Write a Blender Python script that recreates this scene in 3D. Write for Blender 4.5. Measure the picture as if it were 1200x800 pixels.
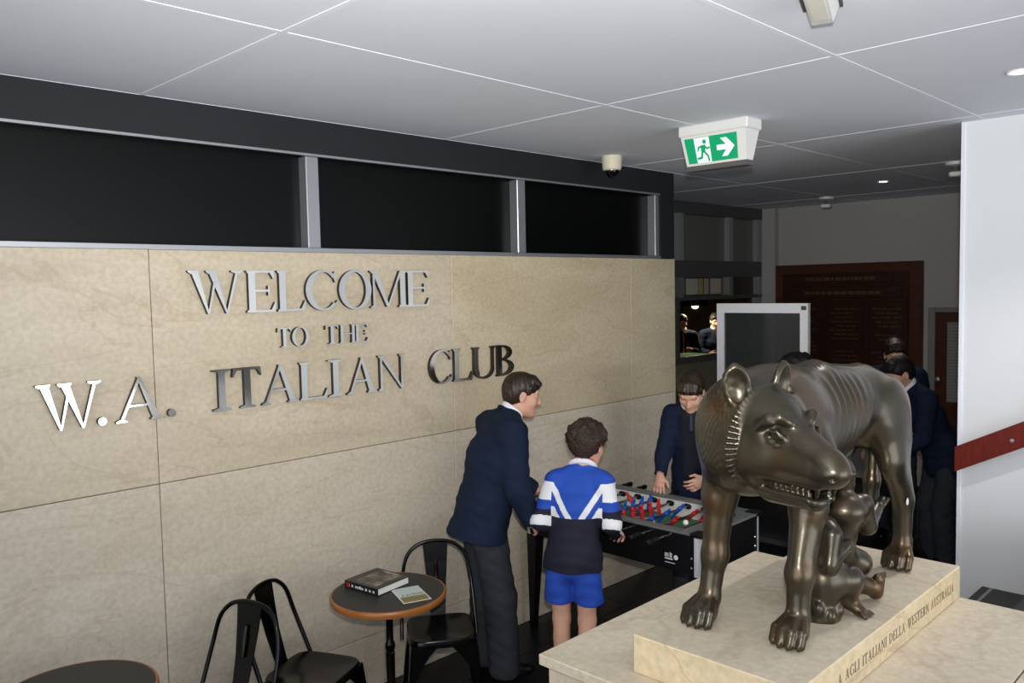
import bpy, math, random
import numpy as np
from mathutils import Matrix, Vector

for o in list(bpy.data.objects):
    bpy.data.objects.remove(o)
SC = bpy.context.scene
COL = SC.collection
RND = random.Random(7)

# ------------------------------------------------------------------ camera
def make_camera():
    f, yaw, pitch, roll = 977.7, .78944, .06338, .02045
    cy, sy, cp, sp = math.cos(yaw), math.sin(yaw), math.cos(pitch), math.sin(pitch)
    fwd = Vector((sy*cp, cy*cp, -sp)); right = Vector((cy, -sy, 0)); down = fwd.cross(right)
    c, s = math.cos(roll), math.sin(roll)
    r2 = c*right + s*down
    d2 = -s*right + c*down
    m = Matrix((r2, -d2, -fwd)).transposed().to_4x4()
    m.translation = (0, 0, 2.07)
    cam = bpy.data.cameras.new('camera')
    cam.sensor_width = 36.0
    cam.lens = f/1200*36.0
    cam.clip_start = .05
    ob = bpy.data.objects.new('camera', cam)
    ob.matrix_world = m
    COL.objects.link(ob)
    SC.camera = ob
make_camera()

# ------------------------------------------------------------------ light and exposure
SC.view_settings.view_transform = 'Standard'
SC.view_settings.look = 'None'
SC.view_settings.gamma = 1.0
SC.view_settings.use_curve_mapping = False
SC.view_settings.exposure = 0.0
w = bpy.data.worlds.new('world'); SC.world = w; w.use_nodes = True
w.node_tree.nodes['Background'].inputs[0].default_value = (.80, .88, 1.0, 1)
w.node_tree.nodes['Background'].inputs[1].default_value = 1.1

def area(name, loc, target, sx, sy, power, col):
    l = bpy.data.lights.new(name, 'AREA'); l.shape = 'RECTANGLE'; l.size = sx; l.size_y = sy
    l.energy = power; l.color = col
    o = bpy.data.objects.new(name, l); COL.objects.link(o)
    o.location = loc
    d = (Vector(target)-Vector(loc)).normalized()
    o.rotation_euler = d.to_track_quat('-Z', 'Y').to_euler()
    return o
# daylight through the glazed entrance behind the photographer and through the street window at the side
area('entrance_daylight', (-2.90, .4, 1.45), (3, .4, 1.50), 4.2, 1.9, 60, (.95, .97, 1.0))
area('street_window_daylight', (2.3, -3.40, 1.45), (2.3, 2, 1.60), 4.2, 1.9, 86, (.97, .98, 1.0))
# the photographer's flash, just above the lens: a beam that fades towards the corners
def flash():
    l = bpy.data.lights.new('camera_flash', 'SPOT'); l.energy = 495; l.spot_size = math.radians(100); l.spot_blend = 1.0
    l.shadow_soft_size = .03; l.color = (1.0, .98, .95)
    o = bpy.data.objects.new('camera_flash', l); COL.objects.link(o)
    o.location = (.03, -.01, 2.20)
    o.rotation_euler = Vector((.73, .68, .24)).to_track_quat('-Z', 'Y').to_euler()
flash()

# ------------------------------------------------------------------ helpers
def mesh_obj(name, verts, faces, mats, parent=None, loc=(0, 0, 0), smooth=False, mi=None):
    me = bpy.data.meshes.new(name)
    me.from_pydata([tuple(map(float, v)) for v in verts], [], faces)
    for m in (mats if isinstance(mats, (list, tuple)) else [mats]):
        me.materials.append(m)
    if smooth:
        me.polygons.foreach_set('use_smooth', [True]*len(me.polygons))
    if mi is not None:
        me.polygons.foreach_set('material_index', mi)
    me.update()
    o = bpy.data.objects.new(name, me); COL.objects.link(o)
    o.location = loc
    if parent is not None:
        o.parent = parent
    return o

def tag(o, label=None, cat=None, group=None, kind=None):
    if label: o['label'] = label
    if cat: o['category'] = cat
    if group: o['group'] = group
    if kind: o['kind'] = kind
    return o

def thing(name, label, cat, loc=(0, 0, 0), rz=0.0, group=None):
    o = bpy.data.objects.new(name, None); COL.objects.link(o)
    o.empty_display_size = .05
    o.location = loc; o.rotation_euler = (0, 0, rz)
    return tag(o, label, cat, group)

def copy_tree(o, parent=None):
    c = o.copy(); COL.objects.link(c); c.parent = parent
    for ch in [x for x in bpy.data.objects if x.parent == o and x is not c]:
        copy_tree(ch, c)
    return c

class MB:
    """collects simple solids into one mesh"""
    def __init__(s): s.v = []; s.f = []; s.sm = []
    def add(s, vs, fs):
        n = len(s.v); s.v += [tuple(map(float, p)) for p in vs]; s.f += [tuple(i+n for i in f) for f in fs]
        return s
    def box(s, x0, x1, y0, y1, z0, z1, b=0.0):
        if b <= 0:
            vs = [(x, y, z) for z in (z0, z1) for y in (y0, y1) for x in (x0, x1)]
            return s.add(vs, [(0, 2, 3, 1), (4, 5, 7, 6), (0, 1, 5, 4), (2, 6, 7, 3), (0, 4, 6, 2), (1, 3, 7, 5)])
        # chamfered box: 24 vertices
        X, Y, Z = (x0, x1), (y0, y1), (z0, z1)
        vs = []; idx = {}
        for i in (0, 1):
            for j in (0, 1):
                for k in (0, 1):
                    sx, sy, sz = (b if i == 0 else -b), (b if j == 0 else -b), (b if k == 0 else -b)
                    for a, p in enumerate(((X[i], Y[j]+sy, Z[k]+sz), (X[i]+sx, Y[j], Z[k]+sz), (X[i]+sx, Y[j]+sy, Z[k]))):
                        idx[i, j, k, a] = len(vs); vs.append(p)
        fs = []
        for i in (0, 1):
            q = [idx[i, 0, 0, 0], idx[i, 1, 0, 0], idx[i, 1, 1, 0], idx[i, 0, 1, 0]]; fs.append(q if i else q[::-1])
            q = [idx[0, i, 0, 1], idx[1, i, 0, 1], idx[1, i, 1, 1], idx[0, i, 1, 1]]; fs.append(q[::-1] if i else q)
            q = [idx[0, 0, i, 2], idx[1, 0, i, 2], idx[1, 1, i, 2], idx[0, 1, i, 2]]; fs.append(q if i else q[::-1])
        for i in (0, 1):
            for j in (0, 1):
                fs.append([idx[i, j, 0, 0], idx[i, j, 1, 0], idx[i, j, 1, 1], idx[i, j, 0, 1]])
                fs.append([idx[i, 0, j, 0], idx[i, 1, j, 0], idx[i, 1, j, 2], idx[i, 0, j, 2]])
                fs.append([idx[0, i, j, 1], idx[1, i, j, 1], idx[1, i, j, 2], idx[0, i, j, 2]])
                for k in (0, 1):
                    fs.append([idx[i, j, k, 0], idx[i, j, k, 1], idx[i, j, k, 2]])
        return s.add(vs, fs)
    def prism(s, pts, a, b, axis='z'):
        """polygon pts (u,v) extruded between a and b along axis"""
        n = len(pts)
        def P(u, v, t):
            return {'z': (u, v, t), 'y': (u, t, v), 'x': (t, u, v)}[axis]
        vs = [P(u, v, a) for u, v in pts]+[P(u, v, b) for u, v in pts]
        fs = [tuple(range(n))[::-1], tuple(range(n, 2*n))]+[(i, (i+1) % n, n+(i+1) % n, n+i) for i in range(n)]
        return s.add(vs, fs)
    def strip(s, outer, inner, a, b, closed=True, axis='y'):
        """band between two curves of equal length, extruded from a to b"""
        n = len(outer)
        def P(u, v, t):
            return {'z': (u, v, t), 'y': (u, t, v), 'x': (t, u, v)}[axis]
        vs = [P(*p, a) for p in outer]+[P(*p, a) for p in inner]+[P(*p, b) for p in outer]+[P(*p, b) for p in inner]
        fs = []
        for i in range(n if closed else n-1):
            j = (i+1) % n
            fs += [(i, j, n+j, n+i), (2*n+i, 3*n+i, 3*n+j, 2*n+j), (i, 2*n+i, 2*n+j, j), (n+i, n+j, 3*n+j, 3*n+i)]
        if not closed:
            for i in (0, n-1):
                fs.append((i, n+i, 3*n+i, 2*n+i))
        return s.add(vs, fs)
    def lathe(s, prof, c=(0, 0, 0), n=24, axis='z'):
        vs = []; fs = []
        m = len(prof)
        for i in range(n):
            a = 2*math.pi*i/n
            for r, z in prof:
                x, y = r*math.cos(a), r*math.sin(a)
                p = {'z': (x, y, z), 'x': (z, x, y), 'y': (x, z, y)}[axis]
                vs.append((c[0]+p[0], c[1]+p[1], c[2]+p[2]))
        for i in range(n):
            j = (i+1) % n
            for k in range(m-1):
                fs.append((i*m+k, j*m+k, j*m+k+1, i*m+k+1))
        fs.append(tuple(i*m for i in range(n))[::-1]); fs.append(tuple(i*m+m-1 for i in range(n)))
        return s.add(vs, fs)
    def tube(s, pts, r, n=8, closed=False):
        pts = [Vector(p) for p in pts]; N = len(pts)
        rr = r if isinstance(r, (list, tuple)) else [r]*N
        vs = []; fs = []; up = None
        for i in range(N):
            if closed:
                t = (pts[(i+1) % N]-pts[i-1]).normalized()
            else:
                t = (pts[min(i+1, N-1)]-pts[max(i-1, 0)]).normalized()
            if up is None:
                up = Vector((0, 0, 1)) if abs(t.z) < .9 else Vector((1, 0, 0))
            u = (up-t*up.dot(t)).normalized(); up = u; v = t.cross(u)
            for k in range(n):
                a = 2*math.pi*k/n
                vs.append(pts[i]+(u*math.cos(a)+v*math.sin(a))*rr[i])
        for i in range(N if closed else N-1):
            for k in range(n):
                a, b = i*n+k, i*n+(k+1) % n
                c, d = ((i+1) % N)*n+(k+1) % n, ((i+1) % N)*n+k
                fs.append((a, b, c, d))
        if not closed:
            fs.append(tuple(range(n))[::-1]); fs.append(tuple(range((N-1)*n, N*n)))
        return s.add(vs, fs)
    def xf(s, m):
        s.v = [tuple(m @ Vector(p)) for p in s.v]; return s
    def build(s, name, mat, parent=None, loc=(0, 0, 0), smooth=False):
        o = mesh_obj(name, s.v, s.f, mat, parent, loc, smooth)
        if smooth:
            try:
                o.data.set_sharp_from_angle(angle=math.radians(38))
            except Exception:
                pass
        return o

def smooth_path(pts, n=6):
    """Catmull-Rom through pts"""
    P = [Vector(p) for p in pts]; P = [P[0]*2-P[1]]+P+[P[-1]*2-P[-2]]
    out = []
    for i in range(1, len(P)-2):
        for k in range(n):
            t = k/n
            a, b, c, d = P[i-1], P[i], P[i+1], P[i+2]
            out.append(.5*((2*b)+(c-a)*t+(2*a-5*b+4*c-d)*t*t+(3*b-a-3*c+d)*t**3))
    out.append(P[-2])
    return out

# ------------------------------------------------------------------ implicit surfaces for organic shapes
class Field:
    def __init__(s, h=.005): s.h = h; s.p = []
    def cap(s, a, b, ra, rb, k=.02, op='u', side=None, ratio=1.0):
        a = np.array(a, float); b = np.array(b, float)
        R = max(ra, rb)*max(1, ratio)
        s.p.append(('cap', op, k, np.minimum(a, b)-R, np.maximum(a, b)+R, (a, b, ra, rb, None if side is None else np.array(side, float)/np.linalg.norm(side), ratio))); return s
    def ell(s, c, r, rot=None, k=.02, op='u'):
        c = np.array(c, float); r = np.array(r if hasattr(r, '__len__') else (r, r, r), float)
        rot = np.eye(3) if rot is None else np.array(rot, float)       # rows are the ellipsoid's axes
        R = np.abs(rot.T) @ r
        s.p.append(('ell', op, k, c-R, c+R, (c, r, rot))); return s
    def box(s, c, hf, rad=.01, rot=None, k=.01, op='u'):
        c = np.array(c, float); hf = np.array(hf, float); rot = np.eye(3) if rot is None else np.array(rot, float)
        R = np.abs(rot.T) @ (hf+rad)
        s.p.append(('box', op, k, c-R, c+R, (c, hf, rad, rot))); return s
    def evalp(s, p, X, Y, Z):
        t, prm = p[0], p[5]
        if t == 'cap':
            a, b, ra, rb, side, ratio = prm
            ab = b-a; L = float(ab @ ab)+1e-12
            dx, dy, dz = X-a[0], Y-a[1], Z-a[2]
            u = np.clip((dx*ab[0]+dy*ab[1]+dz*ab[2])/L, 0, 1)
            qx, qy, qz = dx-u*ab[0], dy-u*ab[1], dz-u*ab[2]
            q2 = qx*qx+qy*qy+qz*qz
            if side is not None:
                qs = qx*side[0]+qy*side[1]+qz*side[2]
                q2 = np.maximum(q2-qs*qs, 0)+(qs/ratio)**2
            return np.sqrt(q2)-(ra+u*(rb-ra))
        if t == 'ell':
            c, r, R = prm
            dx, dy, dz = X-c[0], Y-c[1], Z-c[2]
            l = [dx*R[i][0]+dy*R[i][1]+dz*R[i][2] for i in range(3)]
            k0 = np.sqrt(sum((l[i]/r[i])**2 for i in range(3)))+1e-9
            k1 = np.sqrt(sum((l[i]/r[i]**2)**2 for i in range(3)))+1e-9
            return k0*(k0-1)/k1
        c, hf, rad, R = prm
        dx, dy, dz = X-c[0], Y-c[1], Z-c[2]
        l = [np.abs(dx*R[i][0]+dy*R[i][1]+dz*R[i][2])-hf[i] for i in range(3)]
        return np.sqrt(sum(np.maximum(q, 0)**2 for q in l))+np.minimum(np.maximum(np.maximum(l[0], l[1]), l[2]), 0)-rad
    def mesh(s):
        h = s.h
        us = [p for p in s.p if p[1] == 'u']
        lo = np.min([p[3] for p in us], axis=0)-.03-3*h
        hi = np.max([p[4] for p in us], axis=0)+.03+3*h
        n = np.ceil((hi-lo)/h).astype(int)+1
        G = np.full(n, 9.0, np.float32)
        ax = [(lo[i]+h*np.arange(n[i])).astype(np.float32) for i in range(3)]
        for p in s.p:
            m = p[2]+4*h+.004
            i0 = np.maximum(np.floor((p[3]-m-lo)/h).astype(int), 0); i1 = np.minimum(np.ceil((p[4]+m-lo)/h).astype(int)+1, n)
            if np.any(i1 <= i0): continue
            X = ax[0][i0[0]:i1[0], None, None]; Y = ax[1][None, i0[1]:i1[1], None]; Z = ax[2][None, None, i0[2]:i1[2]]
            d = s.evalp(p, X, Y, Z).astype(np.float32)
            g = G[i0[0]:i1[0], i0[1]:i1[1], i0[2]:i1[2]]
            k = max(p[2], 1e-5)
            if p[1] == 'u':
                e = np.maximum(k-np.abs(g-d), 0)/k
                g[...] = np.minimum(g, d)-e*e*k*.25
            elif p[1] == 's':
                e = np.maximum(k-np.abs(-d-g), 0)/k
                g[...] = np.maximum(g, -d)+e*e*k*.25
        return surface_net(G, lo, h)

def surface_net(G, lo, h):
    s = G < 0
    nx, ny, nz = G.shape
    cnt = np.zeros((nx-1, ny-1, nz-1), np.int8)
    for i in (0, 1):
        for j in (0, 1):
            for k in (0, 1):
                cnt += s[i:nx-1+i, j:ny-1+j, k:nz-1+k]
    act = np.nonzero((cnt > 0) & (cnt < 8))
    ids = np.full(cnt.shape, -1, np.int32); N = len(act[0]); ids[act] = np.arange(N)
    off = [(i, j, k) for i in (0, 1) for j in (0, 1) for k in (0, 1)]
    val = np.stack([G[act[0]+o[0], act[1]+o[1], act[2]+o[2]] for o in off], 1)
    pos = np.zeros((N, 3)); num = np.zeros(N)
    O = np.array(off, float)
    for a in range(8):
        for b in range(a+1, 8):
            if abs(O[a]-O[b]).sum() != 1: continue
            m = (val[:, a] < 0) != (val[:, b] < 0)
            t = val[m, a]/(val[m, a]-val[m, b])
            pos[m] += O[a]+t[:, None]*(O[b]-O[a]); num[m] += 1
    V = (np.stack(act, 1)+pos/num[:, None])*h+lo
    faces = []
    e = np.nonzero(s[:-1, 1:-1, 1:-1] != s[1:, 1:-1, 1:-1]); i, j, k = e[0], e[1]+1, e[2]+1
    q = np.stack([ids[i, j-1, k-1], ids[i, j, k-1], ids[i, j, k], ids[i, j-1, k]], 1); fl = ~s[i, j, k]; q[fl] = q[fl][:, ::-1]; faces.append(q)
    e = np.nonzero(s[1:-1, :-1, 1:-1] != s[1:-1, 1:, 1:-1]); i, j, k = e[0]+1, e[1], e[2]+1
    q = np.stack([ids[i-1, j, k-1], ids[i-1, j, k], ids[i, j, k], ids[i, j, k-1]], 1); fl = ~s[i, j, k]; q[fl] = q[fl][:, ::-1]; faces.append(q)
    e = np.nonzero(s[1:-1, 1:-1, :-1] != s[1:-1, 1:-1, 1:]); i, j, k = e[0]+1, e[1]+1, e[2]
    q = np.stack([ids[i-1, j-1, k], ids[i, j-1, k], ids[i, j, k], ids[i-1, j, k]], 1); fl = ~s[i, j, k]; q[fl] = q[fl][:, ::-1]; faces.append(q)
    return V, np.concatenate(faces)

def normals(V, Fc):
    n = np.cross(V[Fc[:, 2]]-V[Fc[:, 0]], V[Fc[:, 3]]-V[Fc[:, 1]])
    N = np.zeros_like(V)
    for c in range(4): np.add.at(N, Fc[:, c], n)
    return N/(np.linalg.norm(N, axis=1, keepdims=True)+1e-12)

def organic(name, field, mats, parent=None, disp=None, matfn=None, smooth_it=1):
    V, Fc = field.mesh()
    for _ in range(smooth_it):                       # light Laplacian pass
        A = np.zeros_like(V); c = np.zeros(len(V))
        for a in range(4):
            b = (a+1) % 4
            np.add.at(A, Fc[:, a], V[Fc[:, b]]); np.add.at(A, Fc[:, b], V[Fc[:, a]])
            np.add.at(c, Fc[:, a], 1); np.add.at(c, Fc[:, b], 1)
        V = .5*V+.5*A/np.maximum(c, 1)[:, None]
    if disp is not None:
        V = V+normals(V, Fc)*disp(V)[:, None]
    mi = None
    if matfn is not None:
        mi = matfn(V[Fc].mean(1)).astype(np.int32)
    me = bpy.data.meshes.new(name)
    me.vertices.add(len(V)); me.vertices.foreach_set('co', V.astype(np.float32).ravel())
    me.loops.add(len(Fc)*4); me.loops.foreach_set('vertex_index', Fc.astype(np.int32).ravel())
    me.polygons.add(len(Fc)); me.polygons.foreach_set('loop_start', np.arange(0, len(Fc)*4, 4, dtype=np.int32))
    me.polygons.foreach_set('loop_total', np.full(len(Fc), 4, np.int32))
    me.polygons.foreach_set('use_smooth', np.ones(len(Fc), bool))
    for m in (mats if isinstance(mats, (list, tuple)) else [mats]): me.materials.append(m)
    if mi is not None: me.polygons.foreach_set('material_index', mi)
    me.update(calc_edges=True); me.validate()
    o = bpy.data.objects.new(name, me); COL.objects.link(o)
    if parent is not None: o.parent = parent
    return o

# ------------------------------------------------------------------ materials
def lin(c):
    return tuple((x/255/12.92 if x/255 <= .04045 else ((x/255+.055)/1.055)**2.4) for x in c)+(1,)
MATS = {}
def mat(name, col, rough=.5, metal=0.0, var=0.0, scale=8.0, bump=0.0, bscale=60.0, spec=.5, coat=0.0, stretch=(1, 1, 1), col2=None, emit=None, estr=0.0, trans=0.0, alpha=1.0, ior=1.45, detail=4.0):
    if name in MATS: return MATS[name]
    m = bpy.data.materials.new(name); m.use_nodes = True
    nt = m.node_tree; N = nt.nodes; L = nt.links; b = N['Principled BSDF']
    c = lin(col)
    b.inputs['Base Color'].default_value = c
    b.inputs['Roughness'].default_value = rough; b.inputs['Metallic'].default_value = metal
    b.inputs['Specular IOR Level'].default_value = spec; b.inputs['Coat Weight'].default_value = coat
    b.inputs['IOR'].default_value = ior
    b.inputs['Transmission Weight'].default_value = trans; b.inputs['Alpha'].default_value = alpha
    if emit is not None:
        b.inputs['Emission Color'].default_value = lin(emit); b.inputs['Emission Strength'].default_value = estr
    tc = N.new('ShaderNodeTexCoord'); mp = N.new('ShaderNodeMapping'); mp.inputs['Scale'].default_value = stretch
    L.new(tc.outputs['Object'], mp.inputs['Vector'])
    if var > 0 or col2 is not None:
        nz = N.new('ShaderNodeTexNoise'); nz.inputs['Scale'].default_value = scale; nz.inputs['Detail'].default_value = detail
        L.new(mp.outputs[0], nz.inputs['Vector'])
        rp = N.new('ShaderNodeValToRGB'); rp.color_ramp.elements[0].position = .3; rp.color_ramp.elements[1].position = .7
        c2 = lin(col2) if col2 else c
        rp.color_ramp.elements[0].color = tuple(x*(1-var) for x in c[:3])+(1,)
        rp.color_ramp.elements[1].color = tuple(min(1, x*(1+var)) for x in c2[:3])+(1,)
        L.new(nz.outputs['Fac'], rp.inputs['Fac']); L.new(rp.outputs['Color'], b.inputs['Base Color'])
    if bump > 0:
        nb = N.new('ShaderNodeTexNoise'); nb.inputs['Scale'].default_value = bscale; nb.inputs['Detail'].default_value = 3
        L.new(mp.outputs[0], nb.inputs['Vector'])
        bp = N.new('ShaderNodeBump'); bp.inputs['Strength'].default_value = bump; bp.inputs['Distance'].default_value = .004
        L.new(nb.outputs['Fac'], bp.inputs['Height']); L.new(bp.outputs['Normal'], b.inputs['Normal'])
    MATS[name] = m
    return m

def marble_mat(name, c1, c2, c3, rough=.38, coord='Object', vein=.5):
    m = bpy.data.materials.new(name); m.use_nodes = True
    nt = m.node_tree; N = nt.nodes; L = nt.links; b = N['Principled BSDF']
    b.inputs['Roughness'].default_value = rough
    tc = N.new('ShaderNodeTexCoord'); geo = N.new('ShaderNodeNewGeometry')
    mp = N.new('ShaderNodeMapping'); mp.inputs['Scale'].default_value = (.55, .55, 1.7); mp.inputs['Rotation'].default_value = (0, .12, 0)
    L.new(geo.outputs['Position'], mp.inputs['Vector'])
    n1 = N.new('ShaderNodeTexNoise'); n1.inputs['Scale'].default_value = 2.2; n1.inputs['Detail'].default_value = 8; n1.inputs['Roughness'].default_value = .62
    n1.inputs['Distortion'].default_value = .8
    L.new(mp.outputs[0], n1.inputs['Vector'])
    r1 = N.new('ShaderNodeValToRGB'); e = r1.color_ramp.elements
    e[0].position = .32; e[0].color = lin(c1); e[1].position = .68; e[1].color = lin(c2)
    L.new(n1.outputs['Fac'], r1.inputs['Fac'])
    # thin wandering veins
    n2 = N.new('ShaderNodeTexNoise'); n2.inputs['Scale'].default_value = 1.7; n2.inputs['Detail'].default_value = 6; n2.inputs['Distortion'].default_value = 1.2
    L.new(mp.outputs[0], n2.inputs['Vector'])
    r2 = N.new('ShaderNodeValToRGB'); e = r2.color_ramp.elements
    e[0].position = .485; e[0].color = (0, 0, 0, 1); e[1].position = .515; e[1].color = (0, 0, 0, 1)
    x = r2.color_ramp.elements.new(.5); x.color = (vein, vein, vein, 1)
    L.new(n2.outputs['Fac'], r2.inputs['Fac'])
    mx = N.new('ShaderNodeMix'); mx.data_type = 'RGBA'
    L.new(r2.outputs['Color'], mx.inputs['Factor']); L.new(r1.outputs['Color'], mx.inputs['A']); mx.inputs['B'].default_value = lin(c3)
    # fine grain
    n3 = N.new('ShaderNodeTexNoise'); n3.inputs['Scale'].default_value = 45; n3.inputs['Detail'].default_value = 3
    L.new(geo.outputs['Position'], n3.inputs['Vector'])
    r3 = N.new('ShaderNodeValToRGB'); e = r3.color_ramp.elements
    e[0].position = .3; e[0].color = (.88, .88, .88, 1); e[1].position = .7; e[1].color = (1.07, 1.07, 1.07, 1)
    L.new(n3.outputs['Fac'], r3.inputs['Fac'])
    mu = N.new('ShaderNodeMix'); mu.data_type = 'RGBA'; mu.blend_type = 'MULTIPLY'; mu.inputs['Factor'].default_value = 1
    L.new(mx.outputs['Result'], mu.inputs['A']); L.new(r3.outputs['Color'], mu.inputs['B'])
    L.new(mu.outputs['Result'], b.inputs['Base Color'])
    MATS[name] = m
    return m
# ================================================================== the setting
CEIL = 2.895
M_MARBLE = marble_mat('golden_cream_marble', (190, 174, 144), (204, 190, 162), (164, 142, 108), .36, vein=.3)
M_MARBLE1 = marble_mat('cream_marble', (189, 175, 150), (204, 191, 168), (164, 143, 113), .36, vein=.3)
M_MARBLE2 = marble_mat('grey_cream_marble', (196, 183, 163), (210, 199, 181), (170, 152, 128), .36, vein=.3)
M_STONE = marble_mat('plinth_limestone', (204, 190, 166), (218, 206, 184), (170, 150, 124), .5, vein=.3)
M_STONE2 = marble_mat('plinth_edge_stone', (212, 192, 152), (228, 210, 176), (184, 150, 106), .6, vein=.5)
M_CEIL = mat('ceiling_board', (229, 233, 242), .8, var=.02, scale=1.5)
M_STRIP = mat('ceiling_strip', (236, 239, 246), .8)
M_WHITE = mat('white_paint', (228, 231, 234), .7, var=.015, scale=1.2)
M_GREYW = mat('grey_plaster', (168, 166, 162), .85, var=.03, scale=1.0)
M_NAVY = mat('dark_fascia', (24, 26, 30), .7, var=.1, scale=3)
M_BLACKGLASS = mat('black_glass', (5, 6, 6), .35, spec=.22)
M_ALU = mat('silver_aluminium', (172, 174, 178), .38, metal=.75)
M_GREYALU = mat('grey_aluminium', (150, 153, 156), .45, metal=.3)
M_DKALU = mat('dark_grey_aluminium', (82, 84, 84), .5, metal=.2)
M_TILE = mat('black_floor_tile', (25, 25, 27), .34, var=.25, scale=5, spec=.4)
M_GROUT = mat('dark_grout', (12, 12, 13), .9)
M_WALLBACK = mat('wall_core', (120, 112, 100), .9)
M_WOOD = mat('dark_red_wood', (72, 36, 20), .42, var=.25, scale=6, stretch=(1, 1, 12), spec=.4)
M_WOOD2 = mat('board_panel_wood', (52, 25, 16), .5, var=.3, scale=5, stretch=(1, 1, 14), spec=.3)
M_RAILWOOD = mat('jarrah_rail', (104, 28, 18), .3, var=.25, scale=7, stretch=(1, 8, 1))

def struct(name, mb, m):
    return tag(mb.build(name, m), kind='structure')

# floor with separate tiles
fl = struct('floor', MB().box(-3, 13.6, -3.5, 9.3, -.12, -.006), M_GROUT)
tm = None
def tiles():
    global tm
    sx, sy, g = .60, .30, .004
    k = 0
    for j in range(-2, 18):
        for i in range(-1, 16):
            x = i*sx+(.3 if j % 2 else 0)+.08; y = j*sy+.23-.0
            if x+sx > 8.7 or y+sy > 4.6: continue
            if y+sy > 3.53 and x < 5.3: 
                if y > 3.5: continue
            # keep tiles the photograph can see: past the plinth and left of the white wall
            if y < .2 or (x < 1.2 and y < 2.2): continue
            if tm is None:
                o = MB().box(0, sx-g, 0, sy-g, -.006, 0, .0012).build('floor_tile', M_TILE, fl, (x, y, 0)); tm = o.data
            else:
                o = bpy.data.objects.new('floor_tile', tm); COL.objects.link(o); o.parent = fl; o.location = (x, y, 0)
            k += 1
    return k
tiles()

# ceiling: boards in a grid with light cover strips
XS = [-3.0, -1.9, -.24, 1.42, 3.06, 4.72, 6.38, 8.04, 8.9]
YS = [-3.5, -2.94, -1.87, -.80, .27, 1.34, 2.405, 3.53, 4.65]
ce = struct('ceiling', MB().box(-3, 13.6, -3.5, 9.3, CEIL+.012, CEIL+.15), M_CEIL)
for i in range(len(XS)-1):
    for j in range(len(YS)-1):
        MB().box(XS[i]+.002, XS[i+1]-.002, YS[j]+.002, YS[j+1]-.002, CEIL, CEIL+.0125).build('ceiling_board', M_CEIL, ce)
for x in XS[1:-1]:
    MB().box(x-.011, x+.011, -3.5, 4.65, CEIL-.0015, CEIL+.001).build('cover_strip', M_STRIP, ce)
for y in YS[1:-1]:
    for i in range(len(XS)-1):
        MB().box(XS[i]+.011, XS[i+1]-.011, y-.011, y+.011, CEIL-.0015, CEIL+.001).build('cover_strip', M_STRIP, ce)

# marble-clad wall
wl = struct('wall_left', MB().box(-3, 5.28, 3.552, 3.70, 0, 2.262), M_WALLBACK)
cols = [-3.0, -1.905, -.24, 1.42, 3.085, 4.75, 5.285]
rows = [0, .283, 1.274, 2.265]
for i in range(len(cols)-1):
    for j in range(3):
        MB().box(cols[i]+.0016, cols[i+1]-.0016, 3.53, 3.552, rows[j]+.0016, rows[j+1]-.0016, .0015).build('marble_slab', (M_MARBLE if i >= 4 else M_MARBLE1) if j == 2 else M_MARBLE2, wl)
MB().box(5.285, 5.30, 3.532, 3.70, 0, 2.265).build('marble_slab', M_MARBLE, wl)

# clerestory glazing over the marble
w1 = struct('window_1', MB().box(-3, 5.11, 3.60, 3.615, 2.28, 2.74), M_BLACKGLASS)
MB().box(-3, 5.28, 3.52, 3.70, 2.735, CEIL).build('fascia', M_NAVY, w1)
MB().box(5.11, 5.28, 3.52, 3.70, 2.265, 2.735).build('end_post', M_NAVY, w1)
MB().box(-3, 5.11, 3.522, 3.66, 2.264, 2.284).build('window_sill', M_ALU, w1)
MB().box(-3, 5.11, 3.524, 3.545, 2.724, 2.736).build('head_trim', M_ALU, w1)
for x, ww in ((-1.0, .07), (.6, .07), (2.222, .07), (3.67, .07), (5.085, .05)):
    MB().box(x-ww/2, x+ww/2, 3.535, 3.62, 2.284, 2.724, .004).build('mullion', M_ALU, w1)

# white wall on the right, with stair and hall beyond
wr = struct('wall_right', MB().box(4.86, 4.98, -3.5, 1.441, 0, CEIL), M_WHITE)
MB().box(4.852, 4.86, 1.425, 1.4415, 0, CEIL).build('corner_bead', M_STRIP, wr)
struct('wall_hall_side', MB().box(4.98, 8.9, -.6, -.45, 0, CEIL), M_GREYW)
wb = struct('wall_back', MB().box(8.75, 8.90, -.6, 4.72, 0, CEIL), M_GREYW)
MB().box(8.66, 8.75, 4.46, 4.62, 0, CEIL, .004).build('pilaster', M_GREYW, wb)
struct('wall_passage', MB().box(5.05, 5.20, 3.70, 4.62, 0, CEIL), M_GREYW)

# rear walls with the daylight openings
def framed(name, axis, pos, a0, a1, o0, o1, z0, z1, th):
    mb = MB()
    for (p, q, r, s) in ((a0, o0, 0, CEIL), (o1, a1, 0, CEIL), (o0, o1, 0, z0), (o0, o1, z1, CEIL)):
        if axis == 'x': mb.box(pos-th, pos, p, q, r, s)
        else: mb.box(p, q, pos-th, pos, r, s)
    return struct(name, mb, M_WHITE)
framed('wall_entrance', 'x', -2.92, -3.5, 3.55, -1.72, 2.52, .48, 2.42, .10)
framed('wall_rear', 'y', -3.42, -3.0, 4.86, .18, 4.42, .48, 2.42, .10)
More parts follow.
